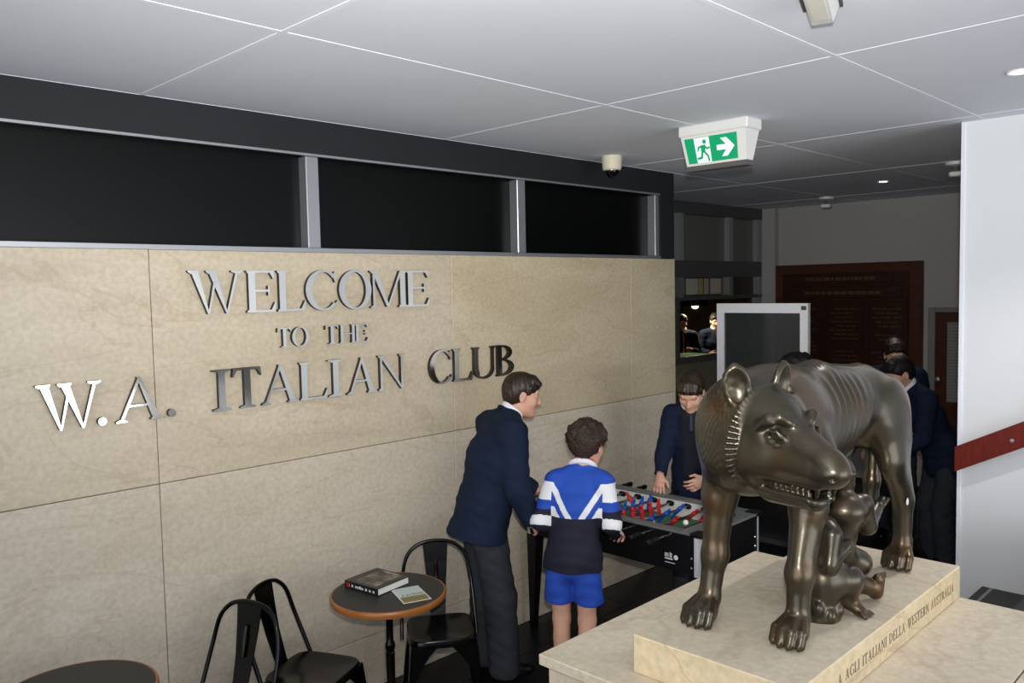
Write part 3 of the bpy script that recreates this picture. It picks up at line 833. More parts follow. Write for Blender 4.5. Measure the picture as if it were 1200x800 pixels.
def cafe_chair(x, y, rz, lab):
    """pressed-steel chair, faces local +x"""
    t = thing('metal_chair', lab, 'chair', (x, y, 0), rz, 'black pressed steel cafe chairs')
    zs = .45
    # seat: rounded square plate with a turned-down rim
    n = 40; pts = []
    for i in range(n):
        a = 2*math.pi*i/n; c_, s_ = math.cos(a), math.sin(a); e = 2/5.
        pts.append((.165*math.copysign(abs(c_)**e, c_), .162*math.copysign(abs(s_)**e, s_)))
    mb = MB()
    lv = [(1.0, -.035), (1.0, -.006), (.975, 0), (.90, 0), (.80, -.006), (.0, -.012)]
    vs = []; fs = []
    for k, (s_, dz) in enumerate(lv[:-1]):
        vs += [(u*s_, v*s_, zs+dz) for u, v in pts]
    for k in range(len(lv)-2):
        for i in range(n):
            fs.append((k*n+i, k*n+(i+1) % n, (k+1)*n+(i+1) % n, (k+1)*n+i))
    vs.append((0, 0, zs-.010)); m = len(vs)-1
    for i in range(n): fs.append(((len(lv)-2)*n+i, (len(lv)-2)*n+(i+1) % n, m))
    vs += [(u*.985, v*.985, zs-.035) for u, v in pts]; b0 = m+1
    for i in range(n): fs.append((i, b0+i, b0+(i+1) % n, (i+1) % n))
    vs += [(u*.6, v*.6, zs-.016) for u, v in pts]; b1 = b0+n
    for i in range(n): fs.append((b0+i, b1+i, b1+(i+1) % n, b0+(i+1) % n))
    fs.append(tuple(b1+i for i in range(n)))
    mb.add(vs, fs); mb.build('seat', M_BLACKMETAL, t, smooth=True)
    for sx, sy in ((1, 1), (1, -1), (-1, 1), (-1, -1)):
        a = Vector((sx*.135, sy*.135, zs-.02)); b = Vector((sx*.20, sy*.195, 0))
        mb = MB(); W0, W1 = .045, .020
        for (wd, d_) in ((0, 0),):
            # L-section pressed leg: two plates meeting on the outer corner
            for ax in (0, 1):
                o0 = Vector((sx*.156, sy*.154, zs-.02)); o1 = b
                i0 = o0-Vector((sx*W0*2, 0, 0) if ax == 0 else (0, sy*W0*2, 0)); i1 = o1-Vector((sx*W1, 0, 0) if ax == 0 else (0, sy*W1, 0))
                nrm = Vector((0, -sy*.006, 0) if ax == 0 else (-sx*.006, 0, 0))
                # curved inner edge gives the arched apron
                K = 8; ed = []
                for q in range(K+1):
                    u = q/K; p = o0.lerp(o1, u); wdt = W1+(W0*2.6-W1)*max(0, 1-u*2.2)**2+(.018)*(1-u)
                    ed.append((p, p-Vector((sx*wdt, 0, 0) if ax == 0 else (0, sy*wdt, 0))))
                vs = []; fs = []
                for p, r in ed:
                    vs += [p, r, p+nrm, r+nrm]
                for q in range(K):
                    o_ = q*4
                    fs += [(o_, o_+1, o_+5, o_+4), (o_+2, o_+6, o_+7, o_+3), (o_+1, o_+3, o_+7, o_+5), (o_, o_+4, o_+6, o_+2)]
                fs += [(0, 2, 3, 1), (K*4, K*4+1, K*4+3, K*4+2)]
                mb.add(vs, fs)
        mb.build('leg', M_BLACKMETAL, t)
    # hoop back
    hp = [(-.10, .185, .36), (-.14, .182, .46), (-.20, .172, .62), (-.224, .150, .725), (-.236, .105, .778), (-.240, .05, .798), (-.241, 0, .802)]
    full = hp+[(a, -b, c_) for a, b, c_ in hp[-2::-1]]
    MB().tube(smooth_path(full, 5), .0095, 10).build('back_hoop', M_BLACKMETAL, t, smooth=True)
    # splat
    mb = MB(); vs = []; fs = []
    prof = [(-.150, .445, .038), (-.168, .50, .040), (-.195, .59, .046), (-.220, .70, .056), (-.238, .796, .064)]
    for x_, z_, hw in prof:
        vs += [(x_, -hw, z_), (x_, hw, z_), (x_-.005, -hw, z_), (x_-.005, hw, z_)]
    for q in range(len(prof)-1):
        o_ = q*4; fs += [(o_, o_+1, o_+5, o_+4), (o_+2, o_+6, o_+7, o_+3), (o_, o_+4, o_+6, o_+2), (o_+1, o_+3, o_+7, o_+5)]
    fs += [(0, 2, 3, 1), ((len(prof)-1)*4, (len(prof)-1)*4+1, (len(prof)-1)*4+3, (len(prof)-1)*4+2)]
    mb.add(vs, fs); sp = mb.build('splat', M_BLACKMETAL, t)
    MB().tube([(-.188, 0, .59), (-.206, 0, .66), (-.216, 0, .71)], [.008, .012, .008], 8).build('pressed_rib', M_BLACKMETAL, sp, smooth=True)
    return t
cafe_chair(2.53, 3.03, math.radians(235), 'black metal chair behind the round table, next to the tall boy')
cafe_chair(1.865, 3.10, math.radians(-64), 'black metal chair left of the round table, nearest the marble')
cafe_chair(1.39, 3.075, math.radians(200), 'black metal chair seen from the front, leftmost of the chairs')

def book():
    t = thing('thick_book', 'thick dark covered book lying on the cafe table', 'book', (2.218, 3.105, .7206), math.radians(7.7))
    def cover():
        m = bpy.data.materials.new('book_cover_picture'); m.use_nodes = True
        N = m.node_tree.nodes; L = m.node_tree.links; b = N['Principled BSDF']; b.inputs['Roughness'].default_value = .3
        tc = N.new('ShaderNodeTexCoord'); nz = N.new('ShaderNodeTexNoise'); nz.inputs['Scale'].default_value = 22; nz.inputs['Detail'].default_value = 5
        L.new(tc.outputs['Object'], nz.inputs['Vector'])
        r = N.new('ShaderNodeValToRGB'); e = r.color_ramp.elements
        e[0].position = .35; e[0].color = lin((30, 28, 24)); e[1].position = .68; e[1].color = lin((150, 142, 122))
        x = e.new(.52); x.color = lin((88, 78, 62))
        L.new(nz.outputs['Fac'], r.inputs['Fac']); L.new(r.outputs['Color'], b.inputs['Base Color'])
        return m
    M_BK = mat('black_book_cover', (24, 26, 27), .32)
    a, b, th = .101, .107, .034
    MB().box(-a, a, -b, b, th-.003, th).build('cover', M_BK, t)
    MB().box(-a, a, -b, b, 0, .003).build('cover', M_BK, t)
    MB().box(-a, -a+.004, -b, b, .003, th-.003).build('spine', M_BK, t)
    MB().box(-a+.004, a-.004, -b+.004, b-.004, .003, th-.003).build('pages', mat('paper_pages', (226, 224, 220), .8, var=.06, scale=4, stretch=(1, 1, 200)), t)
    MB().box(-a+.02, a-.012, -b+.03, b-.045, th, th+.0004).build('cover_picture', cover(), t)
    M_T = mat('cover_lettering', (205, 205, 200), .5)
    rr = random.Random(3); mb = MB(); y = -b+.02
    for i in range(9):
        mb.box(-a-.0004, -a, y, y+.011, .010, .010+rr.uniform(.009, .014)); y += rr.choice((.014, .014, .024))
    mb.build('spine_lettering', M_T, t)
    mb = MB(); y = -.05
    for i in range(8): mb.box(a-.008-.012, a-.008-.004, y, y+.007, th, th+.0005); y += .012
    mb.build('cover_title', M_T, t)
    MB().box(-a-.0005, -a, b-.03, b-.012, .006, th-.006).build('red_badge', mat('red_badge', (150, 26, 28), .5), t)
book()
def card():
    t = thing('picture_card', 'small pale landscape picture card beside the thick book', 'card', (2.248, 2.896, .7206), math.radians(-20))
    m = bpy.data.materials.new('card_picture'); m.use_nodes = True
    N = m.node_tree.nodes; L = m.node_tree.links; b = N['Principled BSDF']; b.inputs['Roughness'].default_value = .35
    tc = N.new('ShaderNodeTexCoord'); sp = N.new('ShaderNodeSeparateXYZ'); L.new(tc.outputs['Object'], sp.inputs[0])
    nz = N.new('ShaderNodeTexNoise'); nz.inputs['Scale'].default_value = 60; L.new(tc.outputs['Object'], nz.inputs['Vector'])
    ma = N.new('ShaderNodeMath'); ma.operation = 'MULTIPLY_ADD'; ma.inputs[1].default_value = .03; L.new(nz.outputs['Fac'], ma.inputs[0]); L.new(sp.outputs['Y'], ma.inputs[2])
    r = N.new('ShaderNodeValToRGB'); e = r.color_ramp.elements
    mr = N.new('ShaderNodeMapRange'); mr.inputs['From Min'].default_value = -.075; mr.inputs['From Max'].default_value = .10; L.new(ma.outputs[0], mr.inputs['Value'])
    e[0].position = 0; e[0].color = lin((150, 128, 70)); e[1].position = 1; e[1].color = lin((186, 208, 206))
    for p, cc in ((.22, (112, 110, 52)), (.36, (134, 128, 80)), (.42, (206, 214, 200))):
        x = e.new(p); x.color = lin(cc)
    L.new(mr.outputs[0], r.inputs['Fac']); L.new(r.outputs['Color'], b.inputs['Base Color'])
    MB().box(-.064, .064, -.093, .093, 0, .0012).build('sheet', mat('card_white', (222, 222, 216), .5), t)
    MB().box(-.058, .058, -.087, .087, .0012, .0016).build('picture', m, t)
    # the handwritten-looking word across the picture
    cu = bpy.data.curves.new('card_word', 'FONT'); cu.body = 'Lerfele'; cu.size = .036; cu.shear = .3; cu.align_x = 'CENTER'
    tmp = bpy.data.objects.new('card_word', cu); COL.objects.link(tmp)
    dg = bpy.context.evaluated_depsgraph_get(); me = bpy.data.meshes.new_from_object(tmp.evaluated_get(dg)); bpy.data.objects.remove(tmp)
    me.materials.clear(); me.materials.append(mat('card_ink', (60, 62, 70), .6))
    o = bpy.data.objects.new('card_word', me); COL.objects.link(o); o.parent = t; o.location = (.004, -.012, .0019)
card()

# ================================================================== table football
FX0, FX1, FY0, FY1, FZ, FB = 3.58, 4.185, 2.24, 3.47, .81, .595
FC = ((FX0+FX1)/2, (FY0+FY1)/2, 0)
M_FBLACK = mat('foosball_black_panel', (10, 10, 12), .4)
M_FGREY = mat('foosball_grey_rim', (104, 106, 106), .4)
M_FGREEN = mat('foosball_green_field', (56, 104, 58), .5)
M_FWHITE = mat('foosball_white_lining', (222, 222, 218), .5)
M_CHROME = mat('chrome_rod', (190, 192, 195), .2, metal=1.0)
M_RED = mat('red_player', (196, 26, 26), .4); M_BLUE = mat('blue_player', (26, 84, 190), .4)
def foosball():
    t = thing('football_table', 'black table football game with red and blue players', 'game table', FC)
    def bx(name, m, x0, x1, y0, y1, z0, z1, p=t, b=0.0): return rel(MB().box(x0, x1, y0, y1, z0, z1, b), name, m, p, FC)
    a = .045
    for x0, x1 in ((FX0, FX0+.03), (FX1-.03, FX1)): bx('side_panel', M_FBLACK, x0, x1, FY0+.03, FY1-.03, FB, FZ-.012)
    for y0, y1 in ((FY0, FY0+.03), (FY1-.03, FY1)): bx('end_panel', M_FBLACK, FX0+.03, FX1-.03, y0, y1, FB, FZ-.012)
    bx('floor_board', M_FBLACK, FX0+.03, FX1-.03, FY0+.03, FY1-.03, FB, FB+.02)
    fd = bx('playfield', M_FGREEN, FX0+.05, FX1-.05, FY0+.14, FY1-.14, FZ-.115, FZ-.105)
    mb = MB()
    yc = (FY0+FY1)/2; xc = (FX0+FX1)/2
    rel(MB().box(FX0+.05, FX1-.05, yc-.004, yc+.004, FZ-.105, FZ-.1045), 'pitch_line', M_FWHITE, fd, FC)
    mb.strip([(xc+.10*math.cos(i*math.pi/16), yc+.10*math.sin(i*math.pi/16)) for i in range(32)], [(xc+.093*math.cos(i*math.pi/16), yc+.093*math.sin(i*math.pi/16)) for i in range(32)], FZ-.105, FZ-.1044, True, 'z')
    rel(mb, 'centre_circle', M_FWHITE, fd, FC)
    for s in (1, -1):
        ye = yc+s*.45; rel(MB().box(xc-.14, xc+.14, ye-.003, ye+.003, FZ-.105, FZ-.1045), 'pitch_line', M_FWHITE, fd, FC)
    for x0, x1 in ((FX0+.03, FX0+.05), (FX1-.05, FX1-.03)): bx('inner_lining', M_FWHITE, x0, x1, FY0+.13, FY1-.13, FZ-.12, FZ-.012)
    for y0, y1 in ((FY0+.12, FY0+.14), (FY1-.14, FY1-.12)): bx('goal_wall', M_FWHITE, FX0+.05, FX1-.05, y0, y1, FZ-.12, FZ-.012)
    for x0, x1 in ((FX0-.008, FX0+.055), (FX1-.055, FX1+.008)): bx('top_rim', M_FGREY, x0, x1, FY0+.02, FY1-.02, FZ-.012, FZ, t, .003)
    for y0, y1 in ((FY0-.008, FY0+.135), (FY1-.135, FY1+.008)): bx('end_rim', M_FGREY, FX0+.055, FX1-.055, y0, y1, FZ-.012, FZ, t, .003)
    for sx in (0, 1):
        for sy in (0, 1):
            x = FX0 if sx == 0 else FX1; y = FY0 if sy == 0 else FY1
            ox, oy = (1 if sx == 0 else -1), (1 if sy == 0 else -1)
            mb = MB()
            # rounded aluminium corner profile with grooves
            n = 10; out = []; 
            for i in range(n+1):
                an = math.pi/2*i/n; r = .045*(1-.05*(i in (3, 7)))
                out.append((x+ox*(.041-r*math.cos(an)), y+oy*(.041-r*math.sin(an))))
            mb.prism(out+[(x+ox*.041, y+oy*.041)], FB-.005, FZ-.014, 'z')
            rel(mb, 'corner_post', mat('bright_corner_aluminium', (206, 209, 214), .35, metal=.3), t, FC)
            rel(MB().box(min(x-ox*.012, x+ox*.065), max(x-ox*.012, x+ox*.065), min(y-oy*.012, y+oy*.065), max(y-oy*.012, y+oy*.065), FZ-.016, FZ+.006, .006), 'corner_cap', M_FBLACK, t, FC)
            lg = MB()
            w0, w1 = .075, .034
            vs = []
            for z, w_ in ((0, w1), (FB-.004, w0)):
                ix = x+ox*(.006 if z > 0 else .016); iy = y+oy*(.006 if z > 0 else .016)
                if z > 0: ix, iy = x+ox*.006, y+oy*.006
                else: ix, iy = x+ox*.012, y+oy*.012
                vs += [(ix, iy, z), (ix+ox*w_, iy, z), (ix+ox*w_, iy+oy*w_, z), (ix, iy+oy*w_, z)]
            lg.add(vs, [(0, 1, 2, 3), (4, 7, 6, 5), (0, 4, 5, 1), (1, 5, 6, 2), (2, 6, 7, 3), (3, 7, 4, 0)])
            rel(lg, 'leg', M_FBLACK, t, FC)
            for z in (FB+.035, FB+.085):
                rel(MB().lathe([(0, -.004), (.006, -.003), (.008, 0), (0, .001)], (x if sx == 0 else x, y+oy*.062, z), 10, 'x'), 'screw', M_CHROME, t, FC)
                rel(MB().lathe([(0, -.004), (.006, -.003), (.008, 0), (0, .001)], (x+ox*.062, y, z), 10, 'y'), 'screw', M_CHROME, t, FC)
    # maker's mark on the near side panel
    mk = MB(); yb, zb, s = 2.46, FB+.045, .001
    xx = FX0-.0006
    def m2(u0, u1, v0, v1): mk.box(xx, FX0, yb-u1*s, yb-u0*s, zb+v0*s, zb+v1*s)
    for u in (0, 9, 18): m2(u, u+5, 22, 40)
    m2(0, 23, 36, 42); m2(30, 35, 22, 48); m2(36, 44, 22, 30); m2(38, 44, 34, 44); m2(0, 48, 10, 17); m2(0, 62, -8, -5)
    mk.prism([(yb-.068+.013*math.cos(i*math.pi/10), zb+.027+.013*math.sin(i*math.pi/10)) for i in range(20)], xx, FX0, 'x')
    rel(mk, 'maker_mark', mat('white_print', (225, 226, 228), .5), t, FC)
    # rods and men
    men = [1, 2, 3, 5, 5, 3, 2, 1]; colr = [0, 0, 1, 0, 1, 0, 1, 1]
    n = 8; y0, y1 = FY0+.20, FY1-.20
    rr = random.Random(5)
    for i in range(n):
        y = y0+(y1-y0)*i/(n-1); z = FZ-.035
        near = i in (0, 1, 3, 5)
        slide = rr.uniform(-.04, .04)
        xa, xb = FX0-.10+slide, FX1+.10+slide
        rod = rel(MB().tube([(xa, y, z), (xb, y, z)], .0075, 10), 'rod', M_CHROME, t, FC)
        hx = (xa-.10, xa) if near else (xb, xb+.10)
        rel(MB().lathe([(0, hx[0]), (.012, hx[0]), (.0155, hx[0]+.02), (.013, hx[0]+.05), (.0155, hx[0]+.085), (.010, hx[1]), (0, hx[1])], (0, y, z), 12, 'x'), 'handle', M_FBLACK, rod, FC)
        for xx_, sgn in ((FX0+.0505, 1), (FX1-.0505, -1)):
            mb = MB(); pts = []
            for q in range(20):
                an = 2*math.pi*q/20; pts.append((y+.012*(1 if math.cos(an) > 0 else -1)*.8+.016*math.cos(an), z+.016*math.sin(an)))
            mb.prism(pts, min(xx_, xx_+sgn*.008), max(xx_, xx_+sgn*.008), 'x'); rel(mb, 'bearing', M_FBLACK, t, FC)
        k = men[i]; ang = rr.uniform(-.9, .9)
        for q in range(k):
            xm = xc+slide+(q-(k-1)/2)*(.42/max(k, 2.2))
            mb = MB()
            mb.lathe([(0, .052), (.009, .048), (.0115, .038), (.009, .028), (.006, .025), (.016, .018), (.0165, .0), (.012, -.012), (.014, -.022), (.011, -.045), (.0085, -.058), (.011, -.064), (.011, -.078), (0, -.078)], (0, 0, 0), 10, 'z')
            mb.xf(Matrix.Translation((xm-FC[0], y-FC[1], z)) @ Matrix.Rotation(ang, 4, 'X') @ Matrix.Diagonal((1, .8, 1, 1)))
            mb.build('player', (M_RED, M_BLUE)[colr[i]], rod, smooth=True)
    rel(MB().lathe([(0, .015)]+[(.015*math.cos(a_), .015*math.sin(a_)) for a_ in (1.0, .5, 0, -.5, -1.0)]+[(0, -.015)], (FX0+.12, FY0+.17, FZ+.012), 14), 'ball', M_FWHITE, t, FC)
    for x_ in ((FX0+FX1)/2,):
        sc_ = rel(MB().tube([(x_-.12, FY0+.06, FZ+.03), (x_+.12, FY0+.06, FZ+.03)], .003, 8), 'score_wire', M_CHROME, t, FC)
        for q in range(6):
            rel(MB().box(x_-.09+q*.025, x_-.072+q*.025, FY0+.048, FY0+.072, FZ+.018, FZ+.042, .003), 'score_bead', (M_RED if q < 3 else mat('orange_bead', (200, 96, 30), .4)), sc_, FC)
        for s_ in (-1, 1):
            rel(MB().box(x_+s_*.12-.004, x_+s_*.12+.004, FY0+.055, FY0+.065, FZ, FZ+.033), 'score_post', M_FBLACK, t, FC)
foosball()
# ================================================================== bronze she-wolf
def bronze_mat():
    m = bpy.data.materials.new('patinated_bronze'); m.use_nodes = True
    N = m.node_tree.nodes; L = m.node_tree.links; b = N['Principled BSDF']
    b.inputs['Metallic'].default_value = .8; b.inputs['Coat Weight'].default_value = .35; b.inputs['Coat Roughness'].default_value = .22
    tc = N.new('ShaderNodeTexCoord')
    n1 = N.new('ShaderNodeTexNoise'); n1.inputs['Scale'].default_value = 5.5; n1.inputs['Detail'].default_value = 6
    L.new(tc.outputs['Object'], n1.inputs['Vector'])
    r = N.new('ShaderNodeValToRGB'); e = r.color_ramp.elements
    e[0].position = .33; e[0].color = lin((60, 58, 47)); e[1].position = .70; e[1].color = lin((92, 69, 45))
    x = e.new(.5); x.color = lin((74, 67, 53))
    L.new(n1.outputs['Fac'], r.inputs['Fac']); L.new(r.outputs['Color'], b.inputs['Base Color'])
    n2 = N.new('ShaderNodeTexNoise'); n2.inputs['Scale'].default_value = 14; n2.inputs['Detail'].default_value = 4
    L.new(tc.outputs['Object'], n2.inputs['Vector'])
    mr = N.new('ShaderNodeMapRange'); mr.inputs['To Min'].default_value = .26; mr.inputs['To Max'].default_value = .46
    L.new(n2.outputs['Fac'], mr.inputs['Value']); L.new(mr.outputs[0], b.inputs['Roughness'])
    n3 = N.new('ShaderNodeTexNoise'); n3.inputs['Scale'].default_value = 120; n3.inputs['Detail'].default_value = 2
    L.new(tc.outputs['Object'], n3.inputs['Vector'])
    bp = N.new('ShaderNodeBump'); bp.inputs['Strength'].default_value = .12; bp.inputs['Distance'].default_value = .003
    L.new(n3.outputs['Fac'], bp.inputs['Height']); L.new(bp.outputs['Normal'], b.inputs['Normal'])
    return m
M_BRONZE = bronze_mat()
WO = np.array((2.6, 1.205, ZS+.0008))

def frame(fwd, up):
    f = np.array(fwd, float); f /= np.linalg.norm(f)
    r = np.cross(f, np.array(up, float)); r /= np.linalg.norm(r)
    u = np.cross(r, f)
    return f, r, u

def wolf():
    t = thing('wolf_statue', 'bronze she-wolf statue standing on the inscribed slab, head turned', 'statue', tuple(WO))
    F = Field(.0042)
    w = lambda x, y, z: np.array((x, y, z))-WO
    Y = 1.215
    # trunk
    F.ell(w(2.40, Y, 1.62), (.20, .140, .175), k=.05)                       # chest
    F.ell(w(2.62, Y, 1.625), (.26, .132, .155), k=.08)                      # ribs
    F.ell(w(2.90, Y-.005, 1.652), (.24, .098, .098), k=.08)                 # loins
    F.ell(w(3.01, Y-.01, 1.610), (.140, .105, .140), k=.07)                 # rump
    F.cap(w(2.34, Y, 1.748), w(2.62, Y, 1.748), .052, .05, k=.06)           # withers
    F.cap(w(2.62, Y, 1.748), w(2.96, Y, 1.715), .05, .05, k=.06)            # spine
    F.cap(w(2.32, Y, 1.545), w(2.70, Y, 1.525), .085, .06, k=.07)           # breast bone
    # neck and mane
    F.ell(w(2.262, 1.25, 1.640), (.155, .158, .165), k=.06)
    F.cap(w(2.36, Y, 1.69), w(2.21, 1.20, 1.68), .12, .11, k=.06)
    F.ell(w(2.21, 1.225, 1.555), (.115, .125, .105), k=.06)
    # front legs
    for (sh, el, kn, an, pw) in (((2.36, 1.105, 1.56), (2.325, 1.092, 1.41), (2.262, 1.088, 1.225), (2.243, 1.085, 1.10), (2.222, 1.085)),
                                 ((2.28, 1.335, 1.56), (2.258, 1.345, 1.42), (2.238, 1.352, 1.235), (2.208, 1.355, 1.105), (2.180, 1.356))):
        F.cap(w(*sh), w(*el), .080, .052, k=.05)
        F.cap(w(*el), w(*kn), .050, .037, k=.03)
        F.cap(w(*kn), w(*an), .037, .032, k=.03)
        F.cap(w(el[0]-.03, el[1], el[2]), w(kn[0]-.018, kn[1], kn[2]+.03), .014, .012, k=.025)
        F.cap(w(*an), w(pw[0], pw[1], 1.082), .032, .036, k=.02)
        F.ell(w(an[0]+.034, an[1]+.012, an[2]-.002), (.014, .012, .020), k=.010)      # dew claw pad
        paw(F, w, pw[0], pw[1], -1, 0)
    # hind legs
    for (hp, kn, hk, an, pw) in (((3.03, 1.122, 1.58), (2.995, 1.100, 1.44), (3.10, 1.10, 1.275), (3.10, 1.10, 1.12), (3.085, 1.10)),
                                 ((3.00, 1.295, 1.58), (2.86, 1.31, 1.43), (2.97, 1.32, 1.275), (2.90, 1.33, 1.11), (2.875, 1.33))):
        s_ = (0, 1, 0)
        F.ell(w(*hp), (.125, .058, .140), k=.05)
        F.cap(w(hp[0]-.01, hp[1], hp[2]-.04), w(*kn), .100, .058, k=.04, side=s_, ratio=.55)
        F.cap(w(*kn), w(*hk), .058, .038, k=.045, side=s_, ratio=.72)
        F.cap(w(hp[0]+.07, hp[1], hp[2]-.1), w(hk[0]+.005, hk[1], hk[2]+.02), .050, .028, k=.06, side=s_, ratio=.8)
        F.cap(w(*hk), w(*an), .036, .030, k=.02)
        F.cap(w(*an), w(pw[0], pw[1], 1.085), .030, .036, k=.02)
        F.ell(w(hk[0]+.028, hk[1], hk[2]+.01), (.020, .020, .028), k=.02)
        paw(F, w, pw[0], pw[1], -1, 0)
    # teats
    for x, y in ((2.58, 1.17), (2.58, 1.26), (2.66, 1.16), (2.66, 1.27), (2.74, 1.17), (2.74, 1.27)):
        F.cap(w(x, y, 1.50), w(x, y-.008, 1.437), .030, .011, k=.02)
    # tail
    pts = [(3.13, 1.22, 1.66), (3.175, 1.23, 1.58), (3.175, 1.235, 1.45), (3.16, 1.235, 1.32), (3.15, 1.235, 1.22)]
    for a, b in zip(pts, pts[1:]): F.cap(w(*a), w(*b), .030, .027, k=.02)
    # ---------------- head
    hc = w(2.168, 1.13, 1.655)
    f, r, u = frame((-.446, -.877, -.178), (0, 0, 1))
    H = lambda a, b, c: hc+f*a+r*b+u*c
    R = np.array((f, r, u))
    F.ell(H(-.01, 0, .005), (.125, .102, .108), R, k=.04)                    # skull
    for s in (1, -1):
        F.ell(H(.035, s*.045, -.060), (.095, .070, .090), R, k=.04)          # cheeks
    F.cap(H(.06, .006, -.012), H(.240, .004, -.018), .080, .048, k=.04)            # muzzle
    F.ell(H(.276, .004, -.016), (.042, .043, .040), R, k=.03)                   # nose
    F.cap(H(.07, .006, .042), H(.245, .004, .002), .040, .034, k=.03)               # bridge
    F.cap(H(.10, .004, -.062), H(.240, .004, -.045), .064, .040, k=.03)            # upper jaw
    F.cap(H(.06, 0, -.142), H(.225, 0, -.120), .048, .024, k=.02, side=r, ratio=1.3)   # lower jaw
    mf, mr_, mu_ = frame(f+.20*u, u)
    F.box(H(.205, 0, -.092), (.112, .11, .014), .003, np.array((mf, mr_, mu_)), k=.008, op='s')    # open mouth
    for s in (1, -1):
        F.cap(H(.090, s*.066, -.088), H(.262, s*.038, -.054), .013, .012, k=.012)       # upper lip
        F.cap(H(.078, s*.072, -.134), H(.236, s*.036, -.108), .010, .009, k=.006)       # lower lip roll
        F.ell(H(.070, s*.072, -.120), (.011, .011, .020), R, k=.012)
        for q in range(7):                                                          # teeth
            a = .118+q*.017; z_ = -.114+(a-.07)*.185; F.cap(H(a, s*(.056-.024*q/6), z_+.020), H(a, s*(.056-.024*q/6), z_-.002), .0080, .0065, k=.002); F.cap(H(a+.008, s*(.054-.024*q/6), z_-.022), H(a+.008, s*(.054-.024*q/6), z_-.004), .0075, .006, k=.002)
        F.cap(H(.252, s*.026, -.06), H(.252, s*.026, -.092), .0085, .005, k=.003)
        # nostril
        F.ell(H(.306, s*.026+.004, -.022), (.009, .006, .006), R, k=.005, op='s')
        e_ = 1.0 if s > 0 else .84
        # eye: shallow socket, ball, thin lids under a heavy folded brow
        F.ell(H(.122, s*e_*.082, .030), (.034, .018, .018), R, k=.022, op='s')
        F.ell(H(.116, s*e_*.058, .028), (.022, .019, .013), R, k=.003)
        F.ell(H(.122, s*e_*.0765, .028), (.005, .003, .005), R, k=.002, op='s')
        lid = [(.088, .074, .022), (.104, .076, .040), (.122, .072, .044), (.142, .060, .030), (.160, .054, .012)]
        for a, b in zip(lid, lid[1:]): F.cap(H(a[0], s*e_*a[1], a[2]), H(b[0], s*e_*b[1], b[2]), .005, .005, k=.007)
        lid = [(.088, .074, .020), (.106, .076, .011), (.126, .072, .008), (.146, .062, .012), (.166, .056, .004)]
        for a, b in zip(lid, lid[1:]): F.cap(H(a[0], s*e_*a[1], a[2]), H(b[0], s*e_*b[1], b[2]), .005, .005, k=.007)
        far = 1.0 if s > 0 else .92
        br = [(.066, .082*far, .050), (.090, .078*far, .072), (.112, .060*far, .080), (.132, .038, .070)]
        for a, b in zip(br, br[1:]): F.cap(H(a[0], s*e_*a[1], a[2]), H(b[0], s*e_*b[1], b[2]), .010, .009, k=.022)
        br = [(.064, .094*far, .034), (.086, .090*far, .056), (.112, .074*far, .064)]
        for a, b in zip(br, br[1:]): F.cap(H(a[0], s*e_*a[1], a[2]), H(b[0], s*e_*b[1], b[2]), .005, .005, k=.008)
        # ear: upright cupped leaf facing forward
        eb = H(-.052, s*.066+.014, .078); et = H(-.066, s*.080+.016, .18)
        ef, er, eu = frame(f*.90+r*s*.42, et-eb)
        E_ = lambda a, b, c: eb+ef*a+er*b+eu*c
        F.ell(E_(0, 0, .046), (.018, .043, .060), (ef, er, eu), k=.010)
        F.cap(E_(0, 0, .07), E_(-.004, 0, .100), .022, .009, k=.012)
        F.ell(E_(-.002, 0, -.004), (.026, .030, .032), (ef, er, eu), k=.02)
        F.ell(E_(.021, 0, .049), (.023, .033, .052), (ef, er, eu), k=.005, op='s')
    # fringe of curls framing the face
    n = 44
    for q in range(n):
        an = math.radians(-142+284*q/(n-1))
        pp = []
        low = max(0, abs(an)-1.1)
        for rad, back in ((.108+.022*low, .006), (.128+.026*low, -.012)):
            pp.append(H(.012-.030*max(0, math.cos(an))+back, rad*math.sin(an), -.012+rad*1.02*math.cos(an)))
        F.cap(pp[0], pp[1], .0046, .0052, k=.008)
    def disp(V):
        P = V+WO; d = np.zeros(len(V))
        x, y, z = P[:, 0], P[:, 1], P[:, 2]
        sm = lambda a, lo, hi: np.clip((a-lo)/(hi-lo), 0, 1)
        side = sm(np.abs(y-1.215), .035, .09)
        m = sm(x, 2.44, 2.52)*(1-sm(x, 2.80, 2.88))*sm(z, 1.50, 1.56)*(1-sm(z, 1.755, 1.80))*side
        d += .0034*m*np.sin((x-.40*(z-1.60)+1.1*(z-1.6)**2)*2*np.pi/.056+1.6*np.sin(x*19)+.8*np.sin(z*17))
        # hair along the spine
        m = (1-sm(np.abs(y-1.215), .02, .045))*sm(z, 1.70, 1.745)*sm(x, 2.36, 2.42)
        d += .003*m*np.sin(x*2*np.pi/.022)*np.cos((y-1.215)*90)
        # close-cropped curls of the mane on neck and shoulder
        m = (1-sm(x, 2.36, 2.44))*sm(z, 1.44, 1.5)*sm(y-1.14+(x-2.15)*.2, .02, .06)
        d += .0009*m*np.sin(z*185+3*np.sin(y*57+x*31))*np.sin(y*205+x*165+2.4*np.sin(z*52))
        # haunch muscle
        return d
    organic('cast_body', F, M_BRONZE, t, disp)
    # the small white spot on the hind leg
    MB().lathe([(0, -.0012), (.008, -.001), (.0135, 0), (0, .0005)], tuple(w(3.06, 1.069, 1.285)), 9, 'y').build('white_spot', mat('spot_white', (225, 226, 226), .5), t)
    return t

